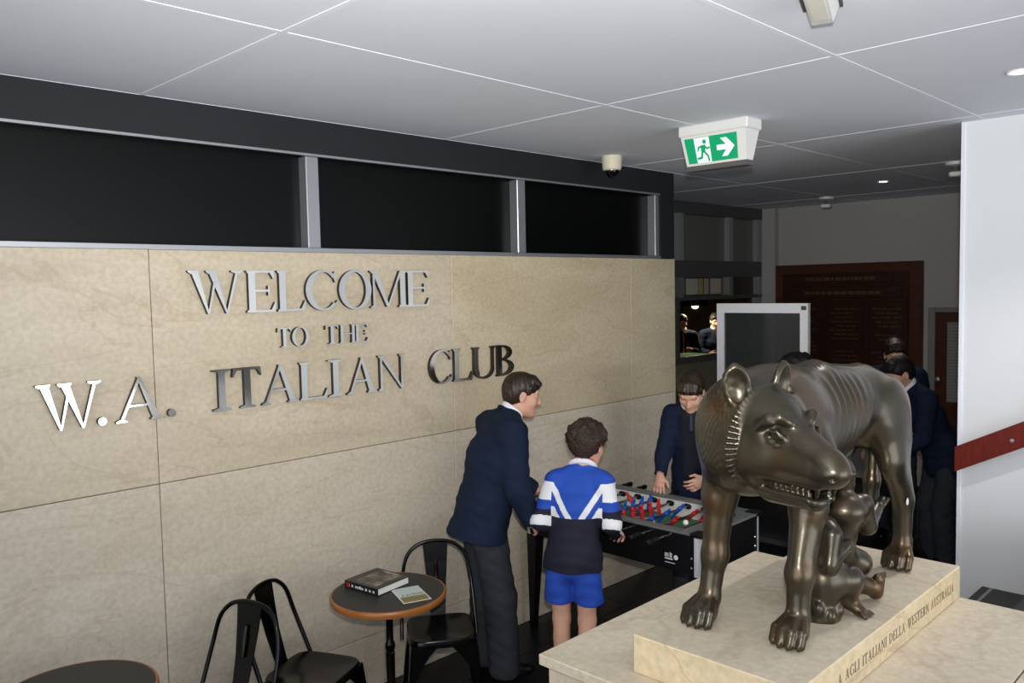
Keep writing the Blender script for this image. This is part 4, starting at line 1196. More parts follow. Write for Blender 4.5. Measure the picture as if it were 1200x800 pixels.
def paw(F, w, x, y, dx, dy):
    F.ell(w(x-.012, y, 1.072), (.050, .046, .040), k=.015)
    for i, o in enumerate((-.036, -.0125, .0125, .036)):
        l = -.050 if i in (1, 2) else -.038
        F.cap(w(x+.004, y+o*.7, 1.108), w(x+l+.006, y+o*1.08, 1.082), .0120, .0150, k=.004)
        F.cap(w(x+l+.006, y+o*1.08, 1.082), w(x+l-.008, y+o*1.1, 1.052), .0150, .0150, k=.004)
        F.cap(w(x+l-.018, y+o*1.1, 1.050), w(x+l-.022, y+o*1.1, 1.042), .007, .004, k=.003)

WOLF = wolf()

def infant_seated():
    o0 = np.array((2.455, 1.10, ZS+.0008))
    t = thing('infant_statue', 'bronze infant seated on a stump with legs stretched, below the wolf', 'statue', tuple(o0))
    w = lambda x, y, z: np.array((x, y, z))-o0
    F = Field(.0036)
    # low rough stump
    F.cap(w(2.455, 1.115, 1.043), w(2.455, 1.115, 1.088), .062, .054, k=.01)
    for i in range(9):
        a = i*2*math.pi/9; F.ell(w(2.455+.056*math.cos(a), 1.115+.056*math.sin(a), 1.055+.012*(i % 3)), (.016, .016, .022), k=.01)
    F.ell(w(2.465, 1.12, 1.155), (.066, .070, .060), k=.03)                 # hips
    F.ell(w(2.475, 1.125, 1.235), (.056, .066, .085), k=.04)                # belly
    F.ell(w(2.475, 1.13, 1.305), (.054, .068, .05), k=.03)                  # chest
    F.ell(w(2.44, 1.14, 1.395), (.05, .048, .056), k=.015)                   # head tipped back
    F.cap(w(2.47, 1.135, 1.335), w(2.45, 1.14, 1.37), .028, .028, k=.02)
    F.ell(w(2.452, 1.092, 1.40), (.012, .011, .011), k=.006)
    # leg stretched towards the viewer with the foot down
    F.cap(w(2.465, 1.10, 1.145), w(2.525, 1.055, 1.150), .052, .043, k=.03)
    F.cap(w(2.525, 1.055, 1.150), w(2.535, 1.055, 1.080), .040, .024, k=.02)
    F.cap(w(2.535, 1.055, 1.072), w(2.535, 1.020, 1.052), .022, .018, k=.012)
    # other leg, foot with toes up
    F.cap(w(2.49, 1.13, 1.140), w(2.62, 1.095, 1.118), .048, .040, k=.03)
    F.cap(w(2.62, 1.095, 1.118), w(2.695, 1.045, 1.075), .038, .026, k=.02)
    F.cap(w(2.700, 1.040, 1.064), w(2.700, 1.030, 1.108), .024, .019, k=.01)
    for i in range(5):
        F.cap(w(2.520+.010*i, 1.016-.003*abs(i-1), 1.050), w(2.518+.011*i, 1.002-.003*abs(i-1), 1.044), .0085-.0006*i, .007-.0006*i, k=.004)
        F.cap(w(2.684+.009*i, 1.030-.002*i, 1.112), w(2.682+.010*i, 1.028-.002*i, 1.126), .0075, .006, k=.004)
    # arm resting on the thigh, the other raised
    F.cap(w(2.455, 1.075, 1.30), w(2.43, 1.075, 1.215), .028, .024, k=.02)
    F.cap(w(2.43, 1.075, 1.215), w(2.50, 1.055, 1.255), .023, .018, k=.012)
    F.ell(w(2.512, 1.052, 1.262), (.019, .015, .019), k=.01)
    F.cap(w(2.50, 1.18, 1.31), w(2.56, 1.20, 1.36), .026, .022, k=.02)
    F.cap(w(2.56, 1.20, 1.36), w(2.60, 1.19, 1.43), .021, .016, k=.012)
    for i in range(4): F.cap(w(2.60+.006*i, 1.185-.008*i, 1.435), w(2.60+.006*i, 1.18-.008*i, 1.458), .0065, .0055, k=.003)
    organic('cast_body', F, M_BRONZE, t)
    return t
infant_seated()

def infant_kneeling():
    o0 = np.array((2.60, 1.17, ZS+.0008))
    t = thing('infant_statue', 'bronze infant kneeling with one arm raised towards the wolf belly', 'statue', tuple(o0))
    w = lambda x, y, z: np.array((x, y, z))-o0
    F = Field(.0036)
    F.ell(w(2.62, 1.155, 1.195), (.062, .066, .060), k=.03)                 # hips
    F.ell(w(2.605, 1.125, 1.275), (.060, .062, .085), k=.04)                # belly
    F.ell(w(2.595, 1.110, 1.345), (.066, .080, .058), k=.03)                # chest
    F.cap(w(2.60, 1.11, 1.385), w(2.605, 1.10, 1.425), .028, .028, k=.02)
    F.ell(w(2.60, 1.115, 1.462), (.050, .046, .054), k=.012)
    F.ell(w(2.595, 1.072, 1.465), (.010, .010, .012), k=.006)
    # arm reaching back and up, hand by the hind leg
    F.cap(w(2.645, 1.06, 1.365), w(2.675, 1.058, 1.285), .032, .029, k=.02)
    F.cap(w(2.675, 1.058, 1.285), w(2.765, 1.066, 1.318), .028, .021, k=.012)
    F.ell(w(2.782, 1.068, 1.326), (.022, .020, .020), k=.01)
    for i in range(4): F.cap(w(2.788+.006*i, 1.050+.010*i, 1.330), w(2.806+.006*i, 1.044+.010*i, 1.347-.006*(i % 2)), .0085, .007, k=.003)
    F.cap(w(2.778, 1.057, 1.330), w(2.780, 1.047, 1.356), .0085, .007, k=.003)
    # other arm up
    F.cap(w(2.53, 1.16, 1.37), w(2.55, 1.22, 1.41), .026, .021, k=.02); F.cap(w(2.55, 1.22, 1.41), w(2.60, 1.22, 1.47), .02, .016, k=.012)
    # knees on the slab, feet behind
    F.cap(w(2.65, 1.13, 1.18), w(2.70, 1.095, 1.150), .048, .040, k=.03)
    F.cap(w(2.70, 1.095, 1.145), w(2.735, 1.14, 1.068), .036, .024, k=.02)
    F.cap(w(2.64, 1.19, 1.17), w(2.60, 1.17, 1.09), .050, .040, k=.03)
    F.cap(w(2.60, 1.17, 1.085), w(2.70, 1.21, 1.065), .034, .024, k=.02)
    F.cap(w(2.70, 1.135, 1.064), w(2.745, 1.15, 1.058), .022, .017, k=.01)
    # little loincloth band and rock seat
    F.ell(w(2.66, 1.16, 1.115), (.062, .070, .075), k=.03)
    organic('cast_body', F, M_BRONZE, t)
    return t
infant_kneeling()
# ================================================================== people
M_SKIN = mat('skin', (206, 158, 134), .55, var=.05, scale=14)
M_HAIR = mat('dark_brown_hair', (44, 31, 22), .42, var=.45, scale=40, stretch=(1, 1, .25), bump=.6, bscale=160)
M_HAIR2 = mat('brown_curly_hair', (50, 34, 26), .6, var=.5, scale=60, bump=.8, bscale=200)
M_HAIRD = mat('near_black_hair', (20, 17, 16), .6, var=.4, scale=50, bump=.6, bscale=160)
M_BLAZER = mat('navy_blazer_wool', (23, 33, 54), .85, var=.10, scale=10, bump=.15, bscale=300, spec=.2)
M_TROUS = mat('charcoal_trousers', (52, 54, 60), .85, var=.10, scale=12, bump=.15, bscale=300, spec=.2)
M_SHIRT = mat('white_shirt', (228, 230, 234), .7)
M_SHOE = mat('black_shoe_leather', (14, 14, 15), .3)
M_JBLUE = mat('royal_blue_fabric', (38, 76, 172), .7, var=.06, scale=12, bump=.12, bscale=200, spec=.25)
M_JWHITE = mat('white_fabric', (226, 228, 232), .7, bump=.12, bscale=200, spec=.25)
M_JNAVY = mat('dark_navy_fabric', (32, 33, 48), .75, var=.08, scale=12, bump=.12, bscale=200, spec=.25)
M_SHORTS = mat('blue_shorts_fabric', (40, 74, 170), .75, var=.10, scale=14, bump=.15, bscale=220, spec=.25)
M_REDCOL = mat('red_collar', (190, 40, 36), .7)
M_EYEW = mat('eye_white', (196, 186, 178), .4); M_IRIS = mat('dark_iris', (40, 28, 22), .2)
M_LIP = mat('lip', (180, 110, 100), .5)
M_KNIT = mat('dark_sweater', (24, 26, 38), .9, var=.1, scale=20)
M_TIE = mat('dark_tie', (26, 32, 52), .6)

def unit(v):
    v = np.array(v, float); return v/(np.linalg.norm(v)+1e-12)

def hand(F, wrist, d, nrm, thumb, curl=.6, s=1.0):
    """palm and five fingers; d along the palm, nrm out of the palm, thumb = direction the thumb side points"""
    d = unit(d); nrm = unit(np.array(nrm)-d*np.dot(nrm, d)); th = unit(np.array(thumb)-d*np.dot(thumb, d)-nrm*np.dot(thumb, nrm))
    w = np.array(wrist, float)
    k = w+d*.078*s
    F.cap(w+d*.012*s, k-d*.010*s, .019*s, .0185*s, k=.014, side=th, ratio=1.65)
    for i, (o, l) in enumerate(((.031, .070), (.0105, .078), (-.0105, .072), (-.031, .056))):
        b = k+th*o*s-d*(.006*abs(i-1))*s
        a1 = curl*.7; a2 = curl*1.7; a3 = curl*2.5
        p1 = b+(d*math.cos(a1)+nrm*math.sin(a1))*l*.45*s+th*o*.12*s
        p2 = p1+(d*math.cos(a2)+nrm*math.sin(a2))*l*.33*s
        p3 = p2+(d*math.cos(a3)+nrm*math.sin(a3))*l*.24*s
        F.cap(b-d*.012*s, p1, .0098*s, .0088*s, k=.004); F.cap(p1, p2, .0086*s, .0078*s, k=.003); F.cap(p2, p3, .0078*s, .0066*s, k=.003)
    t0 = w+d*.022*s+th*.024*s; t1 = t0+(d*.55+th*.75+nrm*.25)*.038*s; t2 = t1+(d*.9+th*.15+nrm*.5)*.032*s
    F.cap(t0, t1, .0135*s, .0105*s, k=.010); F.cap(t1, t2, .0102*s, .0078*s, k=.004)

def person(name, label, loc, face, J, hs=1.0, h=.0052, hair='short', hairmat=None, top='blazer', legs='trousers', curlR=.6, curlL=.6, bulk=1.0, eyes=True, group=None):
    """J: joints in the person's own frame, x forward, y left, z up"""
    t = thing(name, label, 'person', loc, math.radians(face), group)
    P = {k: np.array(v, float) for k, v in J.items()}
    Lt = unit(P['sL']-P['sR'])                                    # shoulder line
    hp_lat = unit(P['hipL']-P['hipR'])
    hf = unit(P['hf']); hl = unit(np.cross(P['hu'], hf)); hu = np.cross(hf, hl)
    hc = P['hd']; R = np.array((hf, hl, hu))
    H = lambda a, b, c: hc+(hf*a+hl*b+hu*c)*hs
    E3 = lambda a, b, c: (a*hs, b*hs, c*hs)
    up = unit(P['nb']-P['ch'])
    # ------------------------------------------------ the body: one continuous surface
    F = Field(h)
    F.ell(H(-.012, 0, .030), E3(.094, .073, .086), R, k=.02)
    F.ell(H(.030, 0, -.035), E3(.060, .056, .086), R, k=.03)
    F.cap(H(.022, 0, -.075), H(.060, 0, -.098), .042*hs, .026*hs, k=.02, side=hl, ratio=1.12)
    F.cap(H(.082, 0, .004), H(.103, 0, -.030), .008*hs, .0125*hs, k=.012)
    F.ell(H(.093, .010, -.036), E3(.009, .008, .007), R, k=.006); F.ell(H(.093, -.010, -.036), E3(.009, .008, .007), R, k=.006)
    F.cap(H(.074, -.032, .022), H(.074, .032, .022), .013*hs, .013*hs, k=.014)
    F.cap(H(.082, -.014, -.060), H(.082, .014, -.060), .0075*hs, .0075*hs, k=.006)
    F.cap(H(.080, -.012, -.071), H(.080, .012, -.071), .0078*hs, .0078*hs, k=.006)
    F.ell(H(.072, 0, -.098), E3(.016, .018, .016), R, k=.012)
    for s in (1, -1):
        F.ell(H(.052, s*.036, -.028), E3(.030, .024, .028), R, k=.02)
        F.ell(H(.090, s*.030, .004), E3(.014, .017, .010), R, k=.010, op='s')
        F.ell(H(-.006, s*.073, -.008), E3(.019, .010, .032), R, k=.008)
        F.ell(H(.000, s*.082, -.004), E3(.010, .006, .018), R, k=.004, op='s')
        F.ell(H(-.004, s*.074, -.034), E3(.010, .008, .010), R, k=.006)
    F.cap(H(-.022, 0, -.055), P['nb']-up*.01, .047*hs, .049*hs, k=.02); F.cap(P['nb']-up*.01, P['nb']-up*.09, .049*hs, .05, k=.01)
    F.cap(P['nb']-up*.085, P['ch'], .062*bulk, .082*bulk, k=.03, side=Lt, ratio=1.4)
    F.cap(P['ch'], P['pel'], .088*bulk, .080*bulk, k=.05, side=Lt, ratio=1.35)
    F.cap(P['sL']-up*.01, P['sR']-up*.01, .040*bulk, .040*bulk, k=.02)
    for s in 'LR':
        F.cap(P['s'+s], P['e'+s], .043*bulk, .035*bulk, k=.02); F.cap(P['e'+s], P['w'+s], .035*bulk, .025*bulk, k=.015)
        hd_ = P.get('h'+s, P['w'+s]-P['e'+s]); sg = 1 if s == 'L' else -1
        F.cap(P['w'+s]-unit(hd_)*.005, P['w'+s]+unit(hd_)*.02, .025*bulk, .022*bulk, k=.01)
        hand(F, P['w'+s], hd_, P.get('n'+s, (0, -sg, 0)), P.get('t'+s, (1, 0, 0)), curlL if s == 'L' else curlR, .93*hs)
        F.cap(P['hip'+s], P['k'+s], .078*bulk, .054*bulk, k=.04); F.cap(P['k'+s], P['a'+s], .054*bulk, .034*bulk, k=.02)
        calf = P['k'+s]*.68+P['a'+s]*.32-np.array((.018, 0, 0)); F.ell(calf, (.045*bulk, .044*bulk, .085), k=.03)
        F.cap(P['a'+s]+np.array((-.025, 0, -.02)), P['a'+s]+np.array((.12, 0, -.045)), .028, .022, k=.02)
    organic('body', F, [M_SKIN], t)
    if not eyes and h < .006:
        for s in (1, -1):
            F = Field(.003); F.cap(H(.078, s*.019, .002), H(.076, s*.042, .001), .0028*hs, .0022*hs, k=.003); organic('eyelashes', F, hairmat or M_HAIR, t)
            F = Field(.003); F.cap(H(.083, s*.016, .023), H(.080, s*.046, .022), .0048*hs, .0035*hs, k=.004); organic('eyebrow', F, hairmat or M_HAIR, t)
    if eyes:
        for s in (1, -1):
            mb = MB(); c_ = H(.0735, s*.030, .003); rr_ = .0105*hs
            pr = [(rr_*math.cos(a), rr_*math.sin(a)) for a in np.linspace(-1.45, 1.45, 9)]
            mb.lathe(pr, tuple(c_), 14); e = mb.build('eye', M_EYEW, t, smooth=True)
            mb = MB(); mb.lathe([(a*.55, b*.55) for a, b in pr], tuple(H(.0735+.0062, s*.030, .0015)), 10); mb.build('iris', M_IRIS, e, smooth=True)
            F = Field(.003); F.cap(H(.083, s*.016, .023), H(.080, s*.046, .022), .0048*hs, .0035*hs, k=.004); organic('eyebrow', F, hairmat or M_HAIR, t)
    # ------------------------------------------------ hair
    F = Field(h)
    if hair == 'curly':
        F.ell(H(-.020, 0, .048), E3(.118, .098, .088), R, k=.03); F.ell(H(-.050, 0, .010), E3(.080, .088, .082), R, k=.03)
        rr_ = random.Random(11)
        for i in range(70):
            th_, ph = rr_.uniform(0, 2*math.pi), rr_.uniform(-.45, 1.5)
            F.ell(H(-.026+.108*math.cos(ph)*math.cos(th_), .092*math.cos(ph)*math.sin(th_), .045+.080*math.sin(ph)), E3(.020, .020, .018), R, k=.010)
    else:
        F.ell(H(-.016, 0, .042), E3(.103, .081, .084), R, k=.02); F.ell(H(-.045, 0, .004), E3(.067, .075, .080), R, k=.03)
        for i, b in enumerate((-.045, -.022, 0, .022, .045)):
            F.cap(H(.045, b, .098-.25*abs(b)), H(.090-.25*abs(b), b*1.1, .070+.010*(i % 2)), .020*hs, .010*hs, k=.016)
        for s in (1, -1):
            F.cap(H(.030, s*.068, .045), H(.026, s*.070, .010), .012*hs, .006*hs, k=.01)
    F.ell(H(.112, 0, -.034), E3(.078, .110, .082), R, k=.012, op='s')
    for s in (1, -1): F.ell(H(.002, s*.095, -.018), E3(.026, .030, .036), R, k=.01, op='s')
    F.ell(H(-.02, 0, -.125), E3(.12, .12, .06), R, k=.02, op='s')
    F.cap(H(-.060, 0, -.030), H(-.054, 0, -.070), .040*hs, .028*hs, k=.02, side=hl, ratio=1.3)
    ph = RND.uniform(0, 6)
    def hd(V):
        q = (V-hc) @ R.T/hs
        a = np.arctan2(q[:, 1], q[:, 0]+.02)
        if hair == 'curly': return .0035*np.sin(q[:, 0]*260+ph)*np.sin(q[:, 1]*240)*np.sin(q[:, 2]*250)*1.5
        return .0014*np.sin(a*23+q[:, 2]*70+2*np.sin(a*7+ph))+.0010*np.sin(a*47+q[:, 0]*150+ph)
    organic('hair', F, hairmat or M_HAIR, t, hd)
    # ------------------------------------------------ clothing
    B = bulk
    def fold(V):
        return .0032*np.sin(V[:, 2]*34+V[:, 1]*18+np.sin(V[:, 0]*25)*1.5)*np.sin(V[:, 1]*21+V[:, 2]*9+1)+.0015*np.sin(V[:, 2]*90+V[:, 0]*50)
    if top == 'blazer':
        F = Field(h)
        low = P['hem']+(P['hem']-P['pel'])*.6+np.array((0, 0, -.06))
        F.cap(P['nb']-up*.040, P['ch'], .070*B, .110*B, k=.04, side=Lt, ratio=1.62)
        F.cap(P['ch'], P['pel']+(P['ch']-P['pel'])*.25, .114*B, .110*B, k=.05, side=Lt, ratio=1.45)
        F.cap(P['pel']+(P['ch']-P['pel'])*.25, low, .112*B, .146*B, k=.05, side=hp_lat, ratio=1.40)
        F.cap(P['sL']-Lt*.01, P['sR']+Lt*.01, .060*B, .060*B, k=.05)
        for s in 'LR':
            F.cap(P['nb']+up*.002, P['s'+s], .050*B, .060*B, k=.03)
            F.cap(P['s'+s], P['e'+s], .068*B, .058*B, k=.025); F.cap(P['e'+s], P['w'+s]-unit(P['w'+s]-P['e'+s])*.018, .058*B, .044*B, k=.02)
        hn = unit(unit(P['ch']-P['pel'])*.75+np.array((0, 0, .25))); hx = unit(np.cross(hp_lat, hn))
        F.box(P['hem']-hn*.25, (.5, .5, .25), .0, np.array((hx, np.cross(hn, hx), hn)), k=.004, op='s')
        # open neck
        F.cap(P['nb']+up*.055+hf*.012, P['nb']+up*.16+hf*.03, .056*hs, .075*hs, k=.010, op='s')
        fd = unit(np.cross(Lt, up))                                                    # chest forward
        for q in range(2):
            F.cap(P['nb']+fd*.095+up*.02, P['ch']+fd*.17-up*.04, .040, .010, k=.02, op='s')
        for s in 'LR':
            d = unit(P['w'+s]-P['e'+s]); F.cap(P['w'+s]-d*.006, P['w'+s]+d*.08, .036, .045, k=.004, op='s')
        jk = organic('blazer', F, M_BLAZER, t, fold)
        # collar roll
        F = Field(min(h, .004)); pts = []
        bk = unit(-fd)
        for a in np.linspace(-2.2, 2.2, 17):
            pts.append(P['nb']+up*(.038-.060*(1-math.cos(a))/2)+bk*(.066*math.cos(a)-.008)+Lt*.072*math.sin(a))
        for a, b in zip(pts, pts[1:]): F.cap(a, b, .011, .011, k=.006)
        organic('jacket_collar', F, M_BLAZER, jk)
        # shirt collar
        F = Field(min(h, .004)); pts = []
        for a in np.linspace(-2.6, 2.6, 21):
            pts.append(P['nb']+up*(.058-.036*(1-math.cos(a))/2)+bk*(.055*math.cos(a)-.012)+Lt*.060*math.sin(a))
        for a, b in zip(pts, pts[1:]): F.cap(a-up*.008, b-up*.008, .010, .010, k=.004); F.cap(a+up*.008, b+up*.008, .0085, .0085, k=.004)
        organic('shirt_collar', F, M_SHIRT, t)
        F = Field(h); F.cap(P['nb']+fd*.045-up*.03, P['pel']+fd*.045+up*.1, .055, .07, k=.02, side=Lt, ratio=1.35); organic('sweater', F, M_KNIT, t)
        F = Field(.004); F.cap(P['nb']+fd*.085-up*.012, P['nb']+fd*.112-up*.10, .013, .018, k=.01); organic('tie', F, M_TIE, t)
    if top == 'jersey':
        F = Field(min(h, .0042))
        F.cap(P['nb']-up*.035, P['ch'], .066*B, .104*B, k=.04, side=Lt, ratio=1.58)
        F.cap(P['ch'], P['pel'], .108*B, .116*B, k=.05, side=Lt, ratio=1.40)
        F.cap(P['pel'], P['hem']+np.array((0, 0, -.12)), .118*B, .142*B, k=.05, side=Lt, ratio=1.42)
        F.cap(P['sL']-Lt*.01, P['sR']+Lt*.01, .056*B, .056*B, k=.045)
        for s in 'LR':
            F.cap(P['nb']+up*.004, P['s'+s], .048*B, .056*B, k=.03)
            F.cap(P['s'+s], P['e'+s], .066*B, .064*B, k=.025); F.cap(P['e'+s], P['w'+s]-unit(P['w'+s]-P['e'+s])*.012, .062*B, .042*B, k=.02)
        F.box(P['hem']+np.array((0, 0, -.25)), (.4, .4, .25), .0, None, k=.004, op='s')
        F.cap(P['nb']+up*.05+hf*.01, P['nb']+up*.16+hf*.03, .054*hs, .07*hs, k=.01, op='s')
        for s in 'LR':
            d = unit(P['w'+s]-P['e'+s]); F.cap(P['w'+s]-d*.004, P['w'+s]+d*.08, .032, .040, k=.004, op='s')
        ztop, zmid = P['nb'][2], P['ch'][2]-.045
        def pattern(C):
            y, z = np.abs(C[:, 1]-(P['sL'][1]+P['sR'][1])/2), C[:, 2]
            out = np.where(z > zmid, 0, 2)
            # white chevron stripes falling from the shoulders to the middle of the back
            lim = .014+(z-zmid)*(.100/(ztop-.06-zmid)); wd = .034
            tor = y < .130
            ws = tor & (z > zmid) & (z < ztop-.045) & (y > lim) & (y < lim+wd)
            out = np.where(ws, 1, out)
            out = np.where(tor & (z > zmid) & (y > lim+wd+.030) & (z < zmid+.05), 1, out)
            slv = y >= .130
            sh_ = P['sR'][2]
            o2 = np.where(z > sh_+.005, 0, np.where(z > sh_-.085, 1, np.where(z > sh_-.130, 0, 2)))
            # band across the forearm
            dist = []
            for s in 'LR':
                a, b = P['e'+s], P['w'+s]; d = (b-a)/np.linalg.norm(b-a); dist.append((C-a) @ d)
            fa = np.where(C[:, 1] > 0, dist[0], dist[1])
            o2 = np.where((z < sh_-.130) & (z+.45*C[:, 0] > P['eR'][2]-.035) & (z+.45*C[:, 0] < P['eR'][2]+.018), 1, o2)
            return np.where(slv, o2, out)
        organic('jersey', F, [M_JBLUE, M_JWHITE, M_JNAVY], t, fold, pattern)
        F = Field(.004); pts = []
        fd = unit(np.cross(Lt, up))
        for a in np.linspace(-3.14, 3.14, 25):
            pts.append(P['nb']+up*(.046-.045*(1-math.cos(a))/2)-fd*(.056*math.cos(a)-.012)+Lt*.062*math.sin(a))
        for a, b in zip(pts, pts[1:]): F.cap(a, b, .014, .014, k=.005)
        organic('jersey_collar', F, M_JWHITE, t)
        F = Field(.004)
        for a, b in zip(pts, pts[1:]): F.cap(P['nb']+(a-P['nb'])*.88+up*.020, P['nb']+(b-P['nb'])*.88+up*.020, .009, .009, k=.004)
        organic('neckband', F, M_REDCOL, t)
    F = Field(h)
    if legs == 'trousers':
        F.cap(P['pel']+np.array((0, 0, .06)), P['pel']+np.array((0, 0, -.04)), .082*B, .090*B, k=.03, side=hp_lat, ratio=1.40)
        for s in 'LR':
            F.cap(P['hip'+s], P['k'+s], .082*B, .074*B, k=.03); F.cap(P['k'+s], P['a'+s]+np.array((0, 0, -.01)), .076*B, .072*B, k=.02)
        F.box(np.array((0, 0, -.16)), (.5, .5, .19), 0, None, k=.004, op='s')
        organic('trousers', F, M_TROUS, t, fold)
    else:
        F.cap(P['pel']+np.array((0, 0, .06)), P['pel']+np.array((0, 0, -.04)), .084*B, .092*B, k=.04, side=hp_lat, ratio=1.40)
        for s in 'LR':
            d = P['k'+s]-P['hip'+s]; F.cap(P['hip'+s], P['hip'+s]+d*.82+np.array((0, .012 if s == 'L' else -.012, 0)), .084*B, .092*B, k=.018)
        zc = P['kL'][2]+.095
        F.box(np.array((0, 0, zc-.25)), (.5, .5, .25), 0, None, k=.004, op='s')
        organic('shorts', F, M_SHORTS, t, fold)
    for s in 'LR':
        a = P['a'+s]; F = Field(.005)
        F.ell((a[0]+.09, a[1], .036), (.085, .044, .034), k=.03); F.ell((a[0]-.03, a[1], .045), (.045, .040, .045), k=.03)
        F.cap((a[0]-.01, a[1], .065), (a[0]+.06, a[1], .06), .038, .034, k=.03)
        F.box((a[0]+.05, a[1], -.1), (.3, .2, .1), 0, None, k=.003, op='s')
        organic('shoe', F, M_SHOE, t)
    return t

# --- the tall boy in a blazer by the marble
person('person', 'tall boy in navy blazer and grey trousers bending towards the football table', (3.045, 3.175, 0), -24, dict(
    pel=(-.075, 0, .86), hem=(-.115, 0, .765), ch=(.0, 0, 1.175), nb=(.085, 0, 1.385), hd=(.172, 0, 1.500), hf=(1, -.30, -.22), hu=(.2, 0, 1),
    sL=(.045, .165, 1.325), sR=(.045, -.165, 1.325), eL=(.09, .235, 1.06), eR=(.04, -.235, 1.05), wL=(.30, .18, .93), wR=(.125, -.205, .870),
    hR=(.55, .25, -.55), nR=(-.3, .8, -.3), tR=(.6, .3, .7), hL=(1, -.1, -.3), nL=(0, -.2, -1), tL=(0, -1, 0),
    hipL=(-.075, .085, .84), hipR=(-.075, -.085, .84), kL=(-.03, .09, .45), kR=(-.015, -.09, .45), aL=(-.045, .085, .075), aR=(.0, -.10, .075)), curlR=.55, bulk=1.16, hs=.96)

# --- the boy in the sports jersey, seen from behind
person('person', 'boy in blue, white and navy sports jersey and blue shorts, seen from behind', (3.147, 2.715, 0), 28, dict(
    pel=(-.01, 0, .70), hem=(-.015, 0, .655), ch=(.035, -.012, .965), nb=(.085, -.030, 1.135), hd=(.145, -.055, 1.255), hf=(1, -.30, -.30), hu=(.25, 0, 1),
    sL=(.055, .100, 1.085), sR=(.055, -.150, 1.085), eL=(.0, .165, .885), eR=(.01, -.195, .890), wL=(.17, .15, .80), wR=(.145, -.190, .800),
    hR=(1, -.1, -.20), nR=(0, .3, -1), tR=(.1, 1, .3), hL=(1, -.2, -.1), nL=(0, 0, -1), tL=(0, -1, 0),
    hipL=(-.01, .068, .69), hipR=(-.01, -.068, .69), kL=(.0, .066, .385), kR=(.0, -.066, .385), aL=(-.02, .06, .075), aR=(-.02, -.065, .075)),
    hs=.97, hair='curly', hairmat=M_HAIR2, top='jersey', legs='shorts', bulk=.82, curlR=1.0, eyes=True)

# --- the boy across the table, looking down
person('person', 'boy in navy blazer and tie across the football table, looking down', (4.48, 2.84, 0), 203, dict(
    pel=(-.03, 0, .82), hem=(-.03, 0, .72), ch=(.03, 0, 1.12), nb=(.085, 0, 1.315), hd=(.160, .0, 1.425), hf=(1, -.05, -.75), hu=(.75, 0, 1),
    sL=(.06, .135, 1.265), sR=(.06, -.135, 1.265), eL=(.06, .20, 1.0), eR=(.08, -.185, 1.03), wL=(.20, .08, .90), wR=(.20, -.185, .90),
    hR=(.6, 0, -.7), nR=(-.5, .2, -.6), tR=(.2, 1, 0), hL=(.5, -.5, -.3), nL=(-.6, -.4, 0), tL=(.3, 0, 1),
    hipL=(-.03, .085, .80), hipR=(-.03, -.085, .80), kL=(0, .09, .43), kR=(0, -.09, .43), aL=(-.03, .09, .075), aR=(-.03, -.09, .075)), curlR=.45, eyes=False, bulk=.88)

# --- boys in the dark of the hall
person('person', 'dark haired boy in dark blazer leaning forward beyond the wolf rump', (6.36, 2.03, 0), 138, dict(
    pel=(-.06, 0, .84), hem=(-.10, 0, .70), ch=(.10, 0, 1.12), nb=(.19, 0, 1.30), hd=(.28, 0, 1.405), hf=(1, .1, -.45), hu=(.45, 0, 1),
    sL=(.16, .165, 1.24), sR=(.16, -.165, 1.24), eL=(.22, .22, .98), eR=(.22, -.22, .98), wL=(.38, .16, .84), wR=(.38, -.16, .84),
    hR=(1, 0, -.4), nR=(0, 0, -1), tR=(0, 1, 0), hL=(1, 0, -.4), nL=(0, 0, -1), tL=(0, -1, 0),
    hipL=(-.06, .085, .82), hipR=(-.06, -.085, .82), kL=(0, .09, .44), kR=(0, -.09, .44), aL=(-.03, .09, .075), aR=(-.03, -.09, .075)), h=.007, hairmat=M_HAIRD)
person('person', 'brown haired boy half hidden behind the leaning boy in the hall', (6.85, 2.50, 0), 200, dict(
    pel=(0, 0, .86), hem=(0, 0, .74), ch=(.02, 0, 1.19), nb=(.05, 0, 1.38), hd=(.10, 0, 1.495), hf=(1, .2, -.35), hu=(.3, 0, 1),
    sL=(.04, .165, 1.32), sR=(.04, -.165, 1.32), eL=(.04, .22, 1.05), eR=(.04, -.22, 1.05), wL=(.2, .16, .92), wR=(.2, -.16, .92),
    hipL=(0, .085, .84), hipR=(0, -.085, .84), kL=(0, .09, .45), kR=(0, -.09, .45), aL=(-.02, .09, .075), aR=(-.02, -.09, .075)), h=.007)
person('person', 'black haired boy hidden behind the wolf back, only hair and legs showing', (5.26, 2.48, 0), 120, dict(
    pel=(-.02, 0, .84), hem=(-.02, 0, .72), ch=(.02, 0, 1.16), nb=(.05, 0, 1.35), hd=(.08, 0, 1.465), hf=(1, 0, -.3), hu=(.3, 0, 1),
    sL=(.04, .16, 1.29), sR=(.04, -.16, 1.29), eL=(.05, .22, 1.03), eR=(.05, -.22, 1.03), wL=(.22, .16, .90), wR=(.22, -.16, .90),
    hipL=(-.02, .085, .82), hipR=(-.02, -.085, .82), kL=(0, .09, .44), kR=(0, -.09, .44), aL=(-.02, .09, .075), aR=(-.02, -.09, .075)), h=.007, hair='curly', hairmat=M_HAIRD)
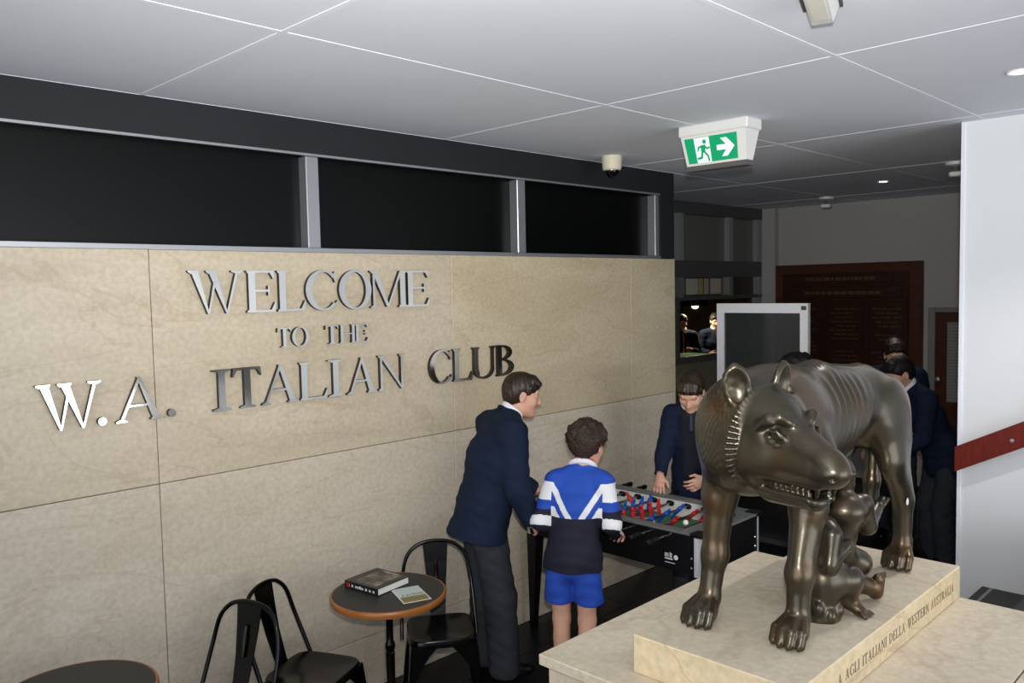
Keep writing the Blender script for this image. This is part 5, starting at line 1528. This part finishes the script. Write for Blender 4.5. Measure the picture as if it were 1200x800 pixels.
# ================================================================== games room seen through the glazing
M_BAIZE = mat('green_baize', (40, 130, 50), .9)
M_PINE = mat('golden_timber', (198, 150, 74), .5, var=.15, scale=4, stretch=(1, 1, 8))
bc = thing('timber_counter', 'golden timber counter standing in the games room', 'counter', (11.45, 7.35, 0))
MB().box(-1.0, 1.0, -.20, .20, 0, 1.24, .005).build('body', M_PINE, bc)
MB().box(-1.03, 1.03, -.24, .24, 1.24, 1.28, .005).build('worktop', M_PINE, bc)
for i in range(5): MB().box(-.99+i*.40, -.61+i*.40, -.212, -.20, .08, 1.20, .004).build('front_panel', M_PINE, bc)
gt = thing('baize_table', 'tall table with green baize top behind the glazing', 'game table', (9.25, 6.15, 0))
MB().box(-.5, .5, -.15, .15, 1.115, 1.15, .004).build('baize_top', M_BAIZE, gt)
MB().box(-.53, .53, -.18, .18, 1.075, 1.115, .004).build('apron', M_WOOD, gt)
for sx in (-.46, .46):
    for sy in (-.12, .12): MB().box(sx-.03, sx+.03, sy-.03, sy+.03, 0, 1.075).build('leg', M_WOOD, gt)
pn = thing('pendant_lamp', 'dark shaded pendant lamp hanging in the games room', 'pendant lamp', (10.42, 6.60, CEIL))
MB().lathe([(.02, -.86), (.20, -1.12), (.205, -1.13), (.19, -1.13), (.015, -.88)], n=24).build('shade', mat('dark_lamp_shade', (18, 18, 20), .5), pn)
MB().tube([(0, 0, 0), (0, 0, -.88)], .008, 6).build('cord', M_FBLACK, pn)
MB().lathe([(0, -.94)]+[(.04*math.sin(a), -.98+.04*math.cos(a)) for a in (.6, 1.2, 1.8, 2.4)]+[(0, -1.02)], n=12).build('bulb', mat('warm_bulb', (255, 214, 150), .4, emit=(255, 200, 120), estr=1.5), pn)
l = bpy.data.lights.new('pendant_light', 'POINT'); l.energy = 40; l.color = (1, .80, .52); l.shadow_soft_size = .05
o = bpy.data.objects.new('pendant_light', l); COL.objects.link(o); o.parent = pn; o.location = (0, 0, -1.12)
STAND = dict(pel=(0, 0, .92), hem=(0, 0, .80), ch=(.0, 0, 1.27), nb=(.02, 0, 1.47), hd=(.05, 0, 1.60), hf=(1, 0, -.2), hu=(.2, 0, 1),
    sL=(.01, .175, 1.40), sR=(.01, -.175, 1.40), eL=(.04, .24, 1.15), eR=(.04, -.24, 1.15), wL=(.24, .10, 1.20), wR=(.22, -.12, 1.12),
    hipL=(0, .09, .90), hipR=(0, -.09, .90), kL=(0, .09, .48), kR=(0, -.09, .48), aL=(-.02, .09, .075), aR=(-.02, -.09, .075))
pa = person('person', 'boy in black holding a cue, behind the glazing by the marble corner', (10.23, 6.715, 0), 225, STAND, h=.009, hairmat=M_HAIRD, eyes=False)
pb = person('person', 'boy in black beside the white screen frame, behind the glazing', (10.75, 6.48, 0), 225, STAND, h=.009, hairmat=M_HAIRD, eyes=False)
for q in (pa, pb): q.scale = (.96, .96, .96)
cu = thing('billiard_cue', 'pale billiard cue held upright by the boy behind the glazing', 'cue', (10.02, 6.52, 0))
MB().tube([(0, 0, .02), (.05, .06, 1.48)], [.013, .006], 8).build('shaft', M_PINE, cu)
MB().tube([(0, 0, .0), (.0, .0, .02)], .014, 8).build('butt_cap', M_FBLACK, cu)
